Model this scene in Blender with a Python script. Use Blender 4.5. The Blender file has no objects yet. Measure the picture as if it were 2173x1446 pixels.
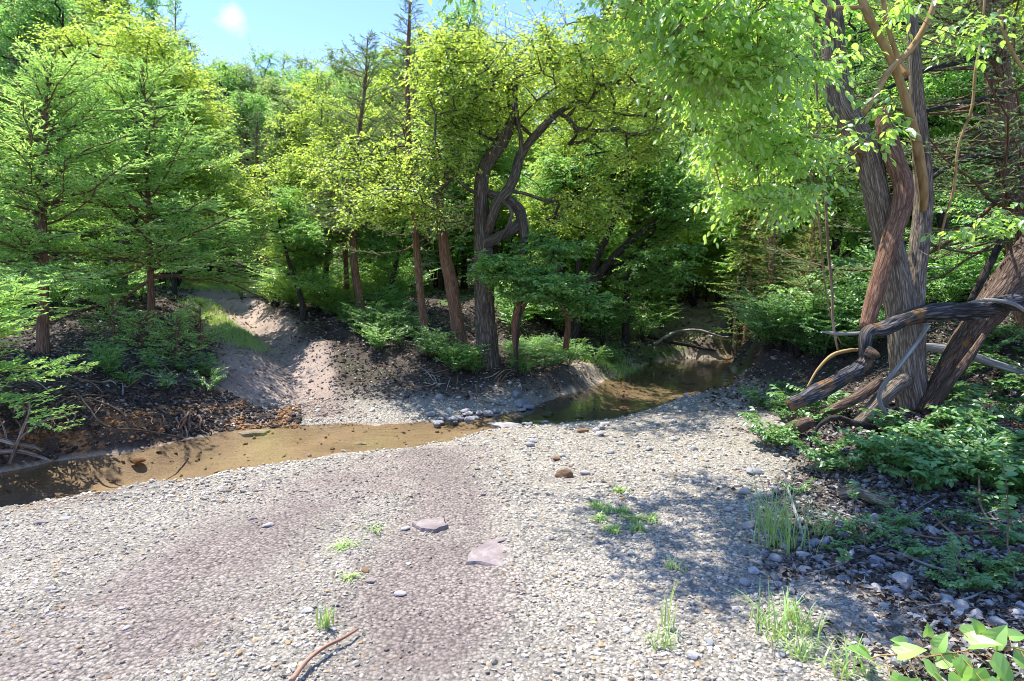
import bpy, math, zlib
import numpy as np
from math import radians, sin, cos, pi
from mathutils import Vector

# ------------------------------------------------------------------ camera, world, sun, exposure
SC = bpy.context.scene
COL = SC.collection
PW, PH, CX, CY = 2173.0, 1446.0, 1086.5, 723.0
FPX = 1328.0                      # focal length in photo pixels
EYE = 1.6
PITCH = math.atan((CY - 600.0) / FPX)
cam_d = bpy.data.cameras.new('camera')
cam = bpy.data.objects.new('camera', cam_d)
COL.objects.link(cam)
cam_d.sensor_width = 36.0
cam_d.lens = FPX / PW * 36.0
cam_d.clip_start = 0.05
cam_d.clip_end = 2000
cam.location = (0, 0, EYE)
cam.rotation_euler = (pi / 2 - PITCH, 0, 0)
SC.camera = cam

SUN_EL, SUN_AZ = radians(65), radians(-50)      # azimuth measured from +Y towards +X
sdir = Vector((sin(SUN_AZ) * cos(SUN_EL), cos(SUN_AZ) * cos(SUN_EL), sin(SUN_EL)))
sun_d = bpy.data.lights.new('sun', 'SUN')
sun_d.energy = 3.1
sun_d.angle = radians(0.5)
sun_d.color = (1.0, 0.965, 0.90)
sun = bpy.data.objects.new('sun', sun_d)
COL.objects.link(sun)
sun.rotation_euler = sdir.to_track_quat('Z', 'Y').to_euler()
sun.location = (0, 0, 50)

world = bpy.data.worlds.new('World')
SC.world = world
world.use_nodes = True
nt = world.node_tree
nt.nodes.clear()
wo = nt.nodes.new('ShaderNodeOutputWorld')
bg = nt.nodes.new('ShaderNodeBackground')
sky = nt.nodes.new('ShaderNodeTexSky')
sky.sky_type = 'NISHITA'
sky.sun_disc = False
sky.sun_elevation = SUN_EL
sky.sun_rotation = SUN_AZ
sky.altitude = 100
sky.air_density = 0.9
sky.dust_density = 0.1
sky.ozone_density = 1.5
bg.inputs['Strength'].default_value = 0.15
hs = nt.nodes.new('ShaderNodeHueSaturation')
hs.inputs['Saturation'].default_value = 1.2
nt.links.new(sky.outputs[0], hs.inputs['Color'])
tn_ = nt.nodes.new('ShaderNodeVectorMath'); tn_.operation = 'MULTIPLY'
tn_.inputs[1].default_value = (0.97, 0.79, 0.88)
nt.links.new(hs.outputs[0], tn_.inputs[0])
# one small puff of white cloud, fixed in the sky
_cu, _cv = (495 - CX) / FPX, -(45 - CY) / FPX
_cd = Vector((_cu, cos(PITCH) + _cv * sin(PITCH), -sin(PITCH) + _cv * cos(PITCH))).normalized()
wc = nt.nodes.new('ShaderNodeTexCoord')
wn = nt.nodes.new('ShaderNodeTexNoise'); wn.inputs['Scale'].default_value = 45; wn.inputs['Detail'].default_value = 4
nt.links.new(wc.outputs['Generated'], wn.inputs['Vector'])
wd = nt.nodes.new('ShaderNodeVectorMath'); wd.operation = 'DISTANCE'; wd.inputs[1].default_value = _cd
nt.links.new(wc.outputs['Generated'], wd.inputs[0])
wa = nt.nodes.new('ShaderNodeMath'); wa.operation = 'MULTIPLY_ADD'; wa.inputs[1].default_value = 0.03; nt.links.new(wn.outputs[0], wa.inputs[0]); nt.links.new(wd.outputs['Value'], wa.inputs[2])
wr = nt.nodes.new('ShaderNodeMapRange'); wr.inputs['From Min'].default_value = 0.019; wr.inputs['From Max'].default_value = 0.036; wr.inputs['To Min'].default_value = 0.8; wr.inputs['To Max'].default_value = 0.0
nt.links.new(wa.outputs[0], wr.inputs['Value'])
wm = nt.nodes.new('ShaderNodeMix'); wm.data_type = 'RGBA'; wm.inputs[7].default_value = (2.6, 2.7, 2.8, 1)
nt.links.new(wr.outputs[0], wm.inputs[0]); nt.links.new(tn_.outputs[0], wm.inputs[6])
nt.links.new(wm.outputs[2], bg.inputs[0])
nt.links.new(bg.outputs[0], wo.inputs[0])

SC.view_settings.view_transform = 'Standard'
SC.view_settings.look = 'None'
SC.view_settings.gamma = 1.0
SC.view_settings.exposure = 1.62
SC.cycles.max_bounces = 12
SC.cycles.diffuse_bounces = 7
SC.cycles.transmission_bounces = 4
SC.cycles.transparent_max_bounces = 8
SC.cycles.pixel_filter_type = 'BLACKMAN_HARRIS'
SC.cycles.filter_width = 0.95
SC.cycles.caustics_reflective = False
SC.cycles.caustics_refractive = False


# ------------------------------------------------------------------ helpers
def P(u, v, d):
    """point at photo pixel (u,v), d metres ahead of the camera (along +Y)"""
    u = np.asarray(u, float); v = np.asarray(v, float); d = np.asarray(d, float)
    xr = (u - CX) / FPX; zc = -(v - CY) / FPX
    y = cos(PITCH) + zc * sin(PITCH)
    z = -sin(PITCH) + zc * cos(PITCH)
    return np.stack([xr / y * d, np.broadcast_to(d, np.broadcast(xr, y, d).shape) * 1.0, EYE + z / y * d], -1)


def proj(x, y, z):
    """photo pixel of a world point (used only for laying things out)"""
    zz = z - EYE
    f = y * cos(PITCH) - zz * sin(PITCH)
    up = y * sin(PITCH) + zz * cos(PITCH)
    f = np.maximum(f, 0.05)
    return CX + x / f * FPX, CY - up / f * FPX


def R(seed):
    return np.random.default_rng(zlib.crc32(str(seed).encode()))


_nt = [np.random.default_rng(100 + i).random((256, 256)) for i in range(8)]


def vnoise(x, y, s=0):
    t = _nt[s % 8]
    xi = np.floor(x).astype(int); yi = np.floor(y).astype(int)
    fx = x - xi; fy = y - yi
    fx = fx * fx * (3 - 2 * fx); fy = fy * fy * (3 - 2 * fy)
    a = t[xi % 256, yi % 256]; b = t[(xi + 1) % 256, yi % 256]
    c = t[xi % 256, (yi + 1) % 256]; d = t[(xi + 1) % 256, (yi + 1) % 256]
    return (a * (1 - fx) + b * fx) * (1 - fy) + (c * (1 - fx) + d * fx) * fy


def fbm(x, y, o=4, s=0):
    r = 0; a = 0.5
    for i in range(o):
        r = r + a * vnoise(x * 2 ** i + 17.3 * i, y * 2 ** i + 5.1 * i, s + i)
        a *= 0.5
    return r / (1 - 0.5 ** o)


def sstep(a, b, x):
    t = np.clip((x - a) / (b - a), 0, 1)
    return t * t * (3 - 2 * t)


def nrm(a):
    return a / np.maximum(np.linalg.norm(a, axis=-1, keepdims=True), 1e-9)


class Geo:
    def __init__(self):
        self.v = []; self.f = []; self.n = 0; self.a = {}

    def add(self, V, faces, **attrs):
        V = np.asarray(V, float).reshape(-1, 3)
        if not isinstance(faces, (list, tuple)):
            faces = [faces]
        for F in faces:
            self.f.append(np.asarray(F, int) + self.n)
        self.v.append(V)
        for k in set(self.a) | set(attrs):
            lst = self.a.setdefault(k, [np.zeros((self.n, 3))] if self.n else [])
            lst.append(np.asarray(attrs[k], float).reshape(-1, 3) if k in attrs else np.zeros((len(V), 3)))
        self.n += len(V)

    def mesh(self, name, mat, smooth=False):
        V = np.concatenate(self.v) if self.v else np.zeros((0, 3))
        me = bpy.data.meshes.new(name)
        me.vertices.add(len(V))
        me.vertices.foreach_set('co', V.astype(np.float32).ravel())
        idx = np.concatenate([f.ravel() for f in self.f])
        sz = np.concatenate([np.full(len(f), f.shape[1]) for f in self.f])
        st = np.concatenate([[0], np.cumsum(sz)[:-1]])
        me.loops.add(len(idx))
        me.loops.foreach_set('vertex_index', idx.astype(np.int32))
        me.polygons.add(len(sz))
        me.polygons.foreach_set('loop_start', st.astype(np.int32))
        me.polygons.foreach_set('use_smooth', np.full(len(sz), smooth, bool))
        for k, lst in self.a.items():
            at = me.attributes.new(k, 'FLOAT_VECTOR', 'POINT')
            at.data.foreach_set('vector', np.concatenate(lst).astype(np.float32).ravel())
        me.update(calc_edges=True)
        me.materials.append(mat)
        return me

    def obj(self, name, mat, parent=None, smooth=False):
        o = bpy.data.objects.new(name, self.mesh(name, mat, smooth))
        COL.objects.link(o)
        if parent is not None:
            o.parent = parent
            o.location = -parent.location
        return o


def tag(o, label=None, cat=None, group=None, kind=None):
    if label: o['label'] = label
    if cat: o['category'] = cat
    if group: o['group'] = group
    if kind: o['kind'] = kind
    return o


def thing(name, label, cat, loc=(0, 0, 0), group=None):
    o = bpy.data.objects.new(name, None)
    COL.objects.link(o)
    o.empty_display_size = 0.1
    o.location = tuple(float(c) for c in loc)
    return tag(o, label, cat, group)


def copy_tree(root, loc, rotz=0.0, scale=1.0, label=None, group=None, tilt=None):
    c = root.copy(); COL.objects.link(c)
    c.location = tuple(float(q) for q in loc)
    c.rotation_euler = (tilt[0] if tilt else 0, tilt[1] if tilt else 0, rotz)
    c.scale = (scale,) * 3 if np.isscalar(scale) else tuple(scale)
    if label: c['label'] = label
    if group: c['group'] = group
    for ch in list(root.children):
        k = ch.copy(); COL.objects.link(k); k.parent = c
    return c


def tube(g, pts, rad, sides=10, k=4, rough=0.0, rs=0, cap=True, ridges=0.0, flare=0.0):
    """smooth tapering tube through pts; k = rings per control interval; carries attribute bk for bark"""
    pts = np.asarray(pts, float); rad = np.asarray(rad, float)
    if rad.ndim == 0: rad = np.full(len(pts), float(rad))
    n = len(pts)
    if k > 1 and n > 1:
        pp = np.vstack([2 * pts[0] - pts[1], pts, 2 * pts[-1] - pts[-2]])
        out = []; ro = []
        for i in range(n - 1):
            a, b, c, d = pp[i], pp[i + 1], pp[i + 2], pp[i + 3]
            for j in range(k):
                t = j / k
                out.append(0.5 * ((2 * b) + (-a + c) * t + (2 * a - 5 * b + 4 * c - d) * t * t + (-a + 3 * b - 3 * c + d) * t ** 3))
                ro.append(rad[i] * (1 - t) + rad[i + 1] * t)
        out.append(pts[-1]); ro.append(rad[-1])
        pts = np.array(out); rad = np.array(ro); n = len(pts)
    T = nrm(np.gradient(pts, axis=0))
    ref = np.array([1.0, 0, 0]) if abs(T[0][0]) < 0.8 else np.array([0, 1.0, 0])
    N = np.zeros((n, 3)); x = nrm(np.cross(T[0], ref)); N[0] = x
    for i in range(1, n):
        x = x - T[i] * np.dot(x, T[i]); x = x / max(np.linalg.norm(x), 1e-9); N[i] = x
    B = np.cross(T, N)
    th = np.arange(sides) / sides * 2 * pi
    s = np.concatenate([[0], np.cumsum(np.linalg.norm(np.diff(pts, axis=0), axis=1))])
    rr = rad[:, None] * np.ones(sides)[None]
    if flare:
        fl = np.exp(-s / 0.22)[:, None] * flare
        rr = rr * (1 + fl * (0.6 + 0.8 * (0.5 + 0.5 * np.cos(th * 5 + rs)) ** 2)[None])
    if rough or ridges:
        C, Sn = np.cos(th)[None], np.sin(th)[None]
        ss = s[:, None]
        low = vnoise(C * 1.3 + 9 + rs * 3.1 + ss * 3, Sn * 1.3 + 9 + ss * 2.1, 1) - 0.5
        hi = 0
        if ridges:
            q = th[None] / (2 * pi)
            w = 2.0 * (vnoise(q * 0 + ss * 2.2, q * 9 + rs, 2) - 0.5)
            cell = np.abs(vnoise((np.cos(th)[None] * 13 + 30 + w), (np.sin(th)[None] * 13 + 30 + ss * 6.5), 3) - 0.5) * 2
            hi = (np.sqrt(cell) - 0.6)
        rr = rr * (1 + rough * low) + hi * ridges * 0.6 * np.minimum(1, rad[:, None] / 0.08)
    V = pts[:, None] + (N[:, None] * np.cos(th)[None, :, None] + B[:, None] * np.sin(th)[None, :, None]) * rr[..., None]
    bk = np.stack([np.cos(th)[None] * rad[:, None].mean() + 0 * rr, np.sin(th)[None] * rad[:, None].mean() + 0 * rr, s[:, None] + 0 * rr], -1)
    bk[..., 0] += rs * 1.37
    V = V.reshape(-1, 3); bk = bk.reshape(-1, 3)
    i = np.arange(n - 1)[:, None] * sides; j = np.arange(sides)[None]; j2 = (j + 1) % sides
    F = np.stack([i + j, i + j2, i + sides + j2, i + sides + j], -1).reshape(-1, 4)
    faces = [F]
    if cap:
        V = np.vstack([V, pts[0], pts[-1]]); bk = np.vstack([bk, bk[0], bk[-1]])
        a = len(V) - 2
        jj = np.arange(sides); jn = (jj + 1) % sides
        faces.append(np.stack([np.full(sides, a), jn, jj], -1))
        o = (n - 1) * sides
        faces.append(np.stack([np.full(sides, a + 1), o + jj, o + jn], -1))
    g.add(V, faces, bk=bk)
    return pts, rad


def sticks(g, A, B, ra, rb, sides=3):
    A = np.asarray(A, float).reshape(-1, 3); B = np.asarray(B, float).reshape(-1, 3)
    if not len(A): return
    n = len(A); ra = np.broadcast_to(ra, (n,)); rb = np.broadcast_to(rb, (n,))
    T = nrm(B - A)
    ref = np.where(np.abs(T[:, 2:3]) < 0.9, np.array([[0, 0, 1.0]]), np.array([[1.0, 0, 0]]))
    N = nrm(np.cross(T, ref)); Bn = np.cross(T, N)
    th = np.arange(sides) / sides * 2 * pi
    ring = N[:, None] * np.cos(th)[None, :, None] + Bn[:, None] * np.sin(th)[None, :, None]
    V = np.concatenate([A[:, None] + ring * ra[:, None, None], B[:, None] + ring * rb[:, None, None]], 1)
    j = np.arange(sides); jn = (j + 1) % sides
    F = np.stack([j, jn, sides + jn, sides + j], -1)[None] + (np.arange(n) * 2 * sides)[:, None, None]
    L = np.linalg.norm(B - A, axis=1)
    bk = np.concatenate([ring * 0.03, ring * 0.03 + np.array([0, 0, 1]) * L[:, None, None]], 1)
    g.add(V.reshape(-1, 3), F.reshape(-1, 4), bk=bk.reshape(-1, 3))


def leaves4(g, p, d, n, l, w, fold=0.15):
    """one folded four-cornered leaf per row"""
    d = nrm(d); s = nrm(np.cross(d, n)); n = np.cross(s, d)
    l = np.broadcast_to(l, (len(p),))[:, None]; w = np.broadcast_to(w, (len(p),))[:, None]
    m = p + d * l * 0.45
    V = np.stack([p, m + s * w * 0.5 + n * w * fold, p + d * l - n * l * 0.06, m - s * w * 0.5 + n * w * fold], 1)
    k = np.arange(len(p))[:, None] * 4
    F = np.concatenate([k + [[0, 1, 2]], k + [[0, 2, 3]]], 0)
    g.add(V.reshape(-1, 3), F)


def leaves10(g, p, d, n, l, w, fold=0.12, droop=0.15, heart=False):
    d = nrm(d); s = nrm(np.cross(d, n)); n = np.cross(s, d)
    l = np.broadcast_to(l, (len(p),))[:, None]; w = np.broadcast_to(w, (len(p),))[:, None]
    if heart:
        prof = [(-0.10, 0.34), (0.12, 0.52), (0.42, 0.47), (0.75, 0.24)]
    else:
        prof = [(0.08, 0.22), (0.30, 0.47), (0.55, 0.48), (0.80, 0.26)]
    mid = [0.0, 0.15, 0.34, 0.56, 0.80, 1.0]
    rows = [p + d * l * t - n * l * droop * t * t for t in mid]
    for sg in (1, -1):
        for (t, ww) in prof:
            rows.append(p + d * l * t + s * w * ww * sg + n * (w * fold * ww * 2 - l * droop * max(t, 0) ** 2))
    V = np.stack(rows, 1)
    k = np.arange(len(p))[:, None] * 14
    tri = []; quad = []
    for a in (6, 10):
        fl = a == 10
        q = [(1, 2, a + 1, a), (2, 3, a + 2, a + 1), (3, 4, a + 3, a + 2)]
        t = [(0, 1, a), (4, 5, a + 3)]
        for x in q: quad.append(k + [list(x[::-1] if fl else x)])
        for x in t: tri.append(k + [list(x[::-1] if fl else x)])
    g.add(V.reshape(-1, 3), [np.concatenate(tri), np.concatenate(quad)])


# ------------------------------------------------------------------ materials
def newmat(name):
    m = bpy.data.materials.new(name); m.use_nodes = True
    t = m.node_tree; t.nodes.clear()
    out = t.nodes.new('ShaderNodeOutputMaterial')
    return m, t, out


def N_(t, typ, **kw):
    n = t.nodes.new(typ)
    for k, v in kw.items():
        if isinstance(k, str) and hasattr(n, k): setattr(n, k, v)
    return n


def ramp(t, fac, stops):
    r = t.nodes.new('ShaderNodeValToRGB')
    el = r.color_ramp.elements
    while len(el) < len(stops): el.new(0.5)
    for e, (p, c) in zip(el, stops):
        e.position = p; e.color = (*c, 1)
    t.links.new(fac, r.inputs[0])
    return r.outputs[0]


def mix(t, a, b, f, mode='MIX'):
    m = t.nodes.new('ShaderNodeMix'); m.data_type = 'RGBA'; m.blend_type = mode
    for s, val in ((m.inputs[6], a), (m.inputs[7], b)):
        if isinstance(val, tuple): s.default_value = (*val, 1)
        else: t.links.new(val, s)
    if isinstance(f, (int, float)): m.inputs[0].default_value = f
    else: t.links.new(f, m.inputs[0])
    return m.outputs[2]


def math_(t, op, a, b=0.0, clamp=False):
    m = t.nodes.new('ShaderNodeMath'); m.operation = op; m.use_clamp = clamp
    for s, val in ((m.inputs[0], a), (m.inputs[1], b)):
        if isinstance(val, (int, float)): s.default_value = val
        else: t.links.new(val, s)
    return m.outputs[0]


def noise(t, vec, scale, detail=4, rough=0.6, dist=0.0):
    n = t.nodes.new('ShaderNodeTexNoise')
    n.inputs['Scale'].default_value = scale; n.inputs['Detail'].default_value = detail
    n.inputs['Roughness'].default_value = rough; n.inputs['Distortion'].default_value = dist
    if vec is not None: t.links.new(vec, n.inputs['Vector'])
    return n.outputs[0]


def leafmat(name, cols, trans=0.55, tgain=1.8, gloss=0.07):
    m, t, out = newmat(name)
    geo = t.nodes.new('ShaderNodeNewGeometry')
    oi = t.nodes.new('ShaderNodeObjectInfo')
    rnd = math_(t, 'ADD', math_(t, 'MULTIPLY', geo.outputs['Random Per Island'], 0.7), math_(t, 'MULTIPLY', oi.outputs['Random'], 0.3))
    tc = t.nodes.new('ShaderNodeTexCoord')
    big = noise(t, tc.outputs['Object'], 0.9, 2, 0.5)
    f = math_(t, 'ADD', math_(t, 'MULTIPLY', rnd, 0.65), math_(t, 'MULTIPLY', big, 0.55))
    f = math_(t, 'SUBTRACT', f, 0.1)
    c = ramp(t, f, [(i / (len(cols) - 1), x) for i, x in enumerate(cols)])
    d = t.nodes.new('ShaderNodeBsdfDiffuse'); t.links.new(c, d.inputs[0])
    tr = t.nodes.new('ShaderNodeBsdfTranslucent')
    g = t.nodes.new('ShaderNodeVectorMath'); g.operation = 'MULTIPLY'
    g.inputs[1].default_value = (tgain * 1.12, tgain, tgain * 0.7)
    t.links.new(c, g.inputs[0]); t.links.new(g.outputs[0], tr.inputs[0])
    mx = t.nodes.new('ShaderNodeMixShader'); mx.inputs[0].default_value = trans
    t.links.new(d.outputs[0], mx.inputs[1]); t.links.new(tr.outputs[0], mx.inputs[2])
    gl = t.nodes.new('ShaderNodeBsdfGlossy'); gl.inputs['Roughness'].default_value = 0.42
    gl.inputs[0].default_value = (1, 1, 1, 1)
    m2 = t.nodes.new('ShaderNodeMixShader'); m2.inputs[0].default_value = gloss
    t.links.new(mx.outputs[0], m2.inputs[1]); t.links.new(gl.outputs[0], m2.inputs[2])
    t.links.new(m2.outputs[0], out.inputs[0])
    return m


def barkmat(name, dark, mid, light, scale=22, stretch=0.16, bump=0.6, red=None, patch=None):
    m, t, out = newmat(name)
    at = t.nodes.new('ShaderNodeAttribute'); at.attribute_name = 'bk'
    mp = t.nodes.new('ShaderNodeMapping'); mp.inputs['Scale'].default_value = (1, 1, stretch)
    t.links.new(at.outputs['Vector'], mp.inputs['Vector'])
    n1 = noise(t, mp.outputs[0], scale, 6, 0.65, 0.6)
    vo = t.nodes.new('ShaderNodeTexVoronoi'); vo.feature = 'DISTANCE_TO_EDGE'
    vo.inputs['Scale'].default_value = scale * 1.1
    mp2 = t.nodes.new('ShaderNodeVectorMath'); mp2.operation = 'ADD'
    nn = t.nodes.new('ShaderNodeTexNoise'); nn.inputs['Scale'].default_value = 9
    t.links.new(mp.outputs[0], nn.inputs['Vector'])
    sc = t.nodes.new('ShaderNodeVectorMath'); sc.operation = 'SCALE'; sc.inputs['Scale'].default_value = 0.09
    t.links.new(nn.outputs['Color'], sc.inputs[0])
    t.links.new(mp.outputs[0], mp2.inputs[0]); t.links.new(sc.outputs[0], mp2.inputs[1])
    t.links.new(mp2.outputs[0], vo.inputs['Vector'])
    crack = math_(t, 'MULTIPLY', vo.outputs['Distance'], 4.5, True)
    h = math_(t, 'ADD', math_(t, 'MULTIPLY', n1, 0.95), math_(t, 'MULTIPLY', crack, 0.27))
    c = ramp(t, h, [(0.28, dark), (0.62, mid), (0.95, light)])
    if patch:
        n3 = noise(t, at.outputs['Vector'], 4.5, 4, 0.6)
        f3 = ramp(t, n3, [(patch[1], (0, 0, 0)), (patch[1] + 0.08, (1, 1, 1))])
        c = mix(t, c, patch[0], f3)
    b = t.nodes.new('ShaderNodeBsdfPrincipled')
    b.inputs['Roughness'].default_value = 0.85
    b.inputs['Specular IOR Level'].default_value = 0.25
    t.links.new(c, b.inputs['Base Color'])
    bp = t.nodes.new('ShaderNodeBump'); bp.inputs['Strength'].default_value = bump; bp.inputs['Distance'].default_value = 0.02
    t.links.new(h, bp.inputs['Height']); t.links.new(bp.outputs[0], b.inputs['Normal'])
    t.links.new(b.outputs[0], out.inputs[0])
    return m


def islandmat(name, cols, rough=0.9, trans=0.0):
    m, t, out = newmat(name)
    geo = t.nodes.new('ShaderNodeNewGeometry')
    tc = t.nodes.new('ShaderNodeTexCoord')
    n1 = noise(t, tc.outputs['Object'], 60, 3, 0.6)
    c = ramp(t, geo.outputs['Random Per Island'], [(i / (len(cols) - 1), x) for i, x in enumerate(cols)])
    c = mix(t, c, (0.0, 0.0, 0.0), math_(t, 'MULTIPLY', math_(t, 'SUBTRACT', 1.0, n1), 0.45))
    b = t.nodes.new('ShaderNodeBsdfPrincipled'); b.inputs['Roughness'].default_value = rough
    b.inputs['Specular IOR Level'].default_value = 0.2
    t.links.new(c, b.inputs['Base Color'])
    t.links.new(b.outputs[0], out.inputs[0])
    return m


def stonemat(name, attr=True, base=(0.5, 0.47, 0.42), dark=(0.22, 0.2, 0.19), bscale=40):
    m, t, out = newmat(name)
    tc = t.nodes.new('ShaderNodeTexCoord')
    geo = t.nodes.new('ShaderNodeNewGeometry')
    n1 = noise(t, tc.outputs['Object'], bscale, 5, 0.65)
    n2 = noise(t, tc.outputs['Object'], bscale * 0.2, 3, 0.6)
    if attr:
        at = t.nodes.new('ShaderNodeAttribute'); at.attribute_name = 'zc'
        c = mix(t, at.outputs['Color'], (0.0, 0.0, 0.0), math_(t, 'MULTIPLY', ramp_v(t, n1, 0.35, 0.7, inv=True), 0.35))
    else:
        c = mix(t, base, dark, ramp_v(t, n2, 0.4, 0.65))
        c = mix(t, c, dark, math_(t, 'MULTIPLY', ramp_v(t, n1, 0.4, 0.65, inv=True), 0.6))
    b = t.nodes.new('ShaderNodeBsdfPrincipled'); b.inputs['Roughness'].default_value = 0.88
    b.inputs['Specular IOR Level'].default_value = 0.2
    t.links.new(c, b.inputs['Base Color'])
    bp = t.nodes.new('ShaderNodeBump'); bp.inputs['Strength'].default_value = 0.5; bp.inputs['Distance'].default_value = 0.006
    t.links.new(n1, bp.inputs['Height']); t.links.new(bp.outputs[0], b.inputs['Normal'])
    t.links.new(b.outputs[0], out.inputs[0])
    return m


def ramp_v(t, fac, a, b, inv=False):
    mr = t.nodes.new('ShaderNodeMapRange')
    mr.inputs['From Min'].default_value = a; mr.inputs['From Max'].default_value = b
    mr.inputs['To Min'].default_value = 1.0 if inv else 0.0
    mr.inputs['To Max'].default_value = 0.0 if inv else 1.0
    t.links.new(fac, mr.inputs['Value'])
    return mr.outputs[0]


M = {}
M['leaf_yellow'] = leafmat('leaf_yellow', [(0.11, 0.21, 0.03), (0.31, 0.46, 0.07), (0.54, 0.64, 0.15)])
M['leaf_green'] = leafmat('leaf_green', [(0.084, 0.199, 0.052), (0.198, 0.401, 0.096), (0.373, 0.606, 0.156)])
M['leaf_deep'] = leafmat('leaf_deep', [(0.096, 0.217, 0.068), (0.217, 0.420, 0.123), (0.383, 0.626, 0.194)])
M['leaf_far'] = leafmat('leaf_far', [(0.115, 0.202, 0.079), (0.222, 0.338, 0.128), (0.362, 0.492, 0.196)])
M['leaf_over'] = leafmat('leaf_over', [(0.087, 0.208, 0.038), (0.225, 0.418, 0.080), (0.397, 0.590, 0.131)], trans=0.6, tgain=2.0, gloss=0.09)
M['leaf_herb'] = leafmat('leaf_herb', [(0.075, 0.20, 0.05), (0.15, 0.34, 0.085), (0.30, 0.50, 0.14)], trans=0.35, tgain=1.3)
M['leaf_vine'] = leafmat('leaf_vine', [(0.228, 0.445, 0.095), (0.377, 0.643, 0.148), (0.547, 0.789, 0.209)], trans=0.45, tgain=1.4, gloss=0.05)
M['cedar_bright'] = leafmat('cedar_bright', [(0.158, 0.318, 0.100), (0.343, 0.605, 0.176), (0.584, 0.750, 0.265)], trans=0.4, tgain=1.4, gloss=0.03)
M['cedar_dark'] = leafmat('cedar_dark', [(0.094, 0.174, 0.077), (0.204, 0.326, 0.144), (0.352, 0.493, 0.231)], trans=0.3, tgain=1.2, gloss=0.03)
M['cedar_brown'] = leafmat('cedar_brown', [(0.136, 0.223, 0.065), (0.304, 0.410, 0.112), (0.490, 0.402, 0.174)], trans=0.35, tgain=1.2, gloss=0.03)
M['grass'] = leafmat('grass_blade', [(0.162, 0.307, 0.077), (0.369, 0.562, 0.151), (0.616, 0.713, 0.278)], trans=0.4, tgain=1.2)
M['bark_elm'] = barkmat('bark_elm', (0.03, 0.024, 0.018), (0.10, 0.08, 0.06), (0.27, 0.23, 0.19), 46, 0.1, 0.8)
M['bark_grey'] = barkmat('bark_grey', (0.035, 0.025, 0.017), (0.21, 0.16, 0.115), (0.50, 0.42, 0.33), 60, 0.08, 0.9)
M['bark_red'] = barkmat('bark_red', (0.05, 0.025, 0.015), (0.20, 0.10, 0.06), (0.40, 0.25, 0.17), 60, 0.1, 0.6)
M['bark_cedar'] = barkmat('bark_cedar', (0.05, 0.025, 0.015), (0.21, 0.115, 0.07), (0.42, 0.28, 0.20), 80, 0.05, 0.7)
M['bark_dark'] = barkmat('bark_dark', (0.012, 0.01, 0.009), (0.045, 0.036, 0.03), (0.12, 0.10, 0.08), 22, 0.2)
M['bark_tan'] = barkmat('bark_tan', (0.22, 0.13, 0.05), (0.40, 0.25, 0.10), (0.50, 0.35, 0.17), 12, 0.3, 0.15)
M['log_dark'] = barkmat('log_dark', (0.012, 0.011, 0.012), (0.05, 0.046, 0.046), (0.24, 0.22, 0.22), 40, 0.1, 0.9, patch=((0.20, 0.11, 0.05), 0.52))
M['log_red'] = barkmat('log_red', (0.025, 0.015, 0.01), (0.12, 0.075, 0.05), (0.28, 0.20, 0.14), 40, 0.16, 1.0, patch=((0.30, 0.15, 0.04), 0.62))
M['deadwood'] = barkmat('deadwood', (0.10, 0.09, 0.08), (0.26, 0.24, 0.22), (0.48, 0.45, 0.42), 26, 0.07, 0.6)
M['twig_brown'] = barkmat('twig_brown', (0.08, 0.045, 0.025), (0.22, 0.14, 0.09), (0.38, 0.27, 0.19), 30, 0.1, 0.4)
M['stick_red'] = barkmat('stick_red', (0.10, 0.045, 0.03), (0.33, 0.17, 0.11), (0.50, 0.30, 0.21), 30, 0.06, 0.4)
M['stone'] = stonemat('stone_pale', False, (0.52, 0.49, 0.45), (0.25, 0.23, 0.22), 30)
M['stone_grey'] = stonemat('stone_grey', False, (0.34, 0.34, 0.34), (0.18, 0.18, 0.19), 30)
M['stone_brown'] = stonemat('stone_brown', False, (0.32, 0.19, 0.10), (0.14, 0.08, 0.05), 34)
M['stone_mauve'] = stonemat('stone_mauve', False, (0.36, 0.30, 0.28), (0.20, 0.16, 0.15), 34)
M['gravel'] = stonemat('gravel_stone', True)
M['litter'] = islandmat('leaf_litter', [(0.03, 0.02, 0.014), (0.09, 0.06, 0.04), (0.19, 0.14, 0.10), (0.34, 0.28, 0.23), (0.6, 0.55, 0.48)])


# ------------------------------------------------------------------ terrain
def dist_seg(px, py, A, B):
    dx, dy = B[0] - A[0], B[1] - A[1]
    L = dx * dx + dy * dy + 1e-12
    t = np.clip(((px - A[0]) * dx + (py - A[1]) * dy) / L, 0, 1)
    return np.hypot(px - A[0] - t * dx, py - A[1] - t * dy)


def dist_poly(px, py, pts):
    r = np.full(np.shape(px), 1e9)
    for a, b in zip(pts[:-1], pts[1:]):
        r = np.minimum(r, dist_seg(px, py, a, b))
    return r


def inside(px, py, pts):
    c = np.zeros(np.shape(px), bool)
    n = len(pts)
    for i in range(n):
        x1, y1 = pts[i]; x2, y2 = pts[(i + 1) % n]
        cond = ((y1 > py) != (y2 > py)) & (px < (x2 - x1) * (py - y1) / (y2 - y1 + 1e-12) + x1)
        c ^= cond
    return c


def gp(u, v, z=0.0):
    """ground-plane point under a photo pixel"""
    d = (EYE - z) * FPX / (np.asarray(v, float) - 600.0)
    p = P(u, v, d)
    # refine for pitch
    for _ in range(4):
        d = d * (EYE - z) / (EYE - p[..., 2])
        p = P(u, v, d)
    return p[..., :2]


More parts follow.
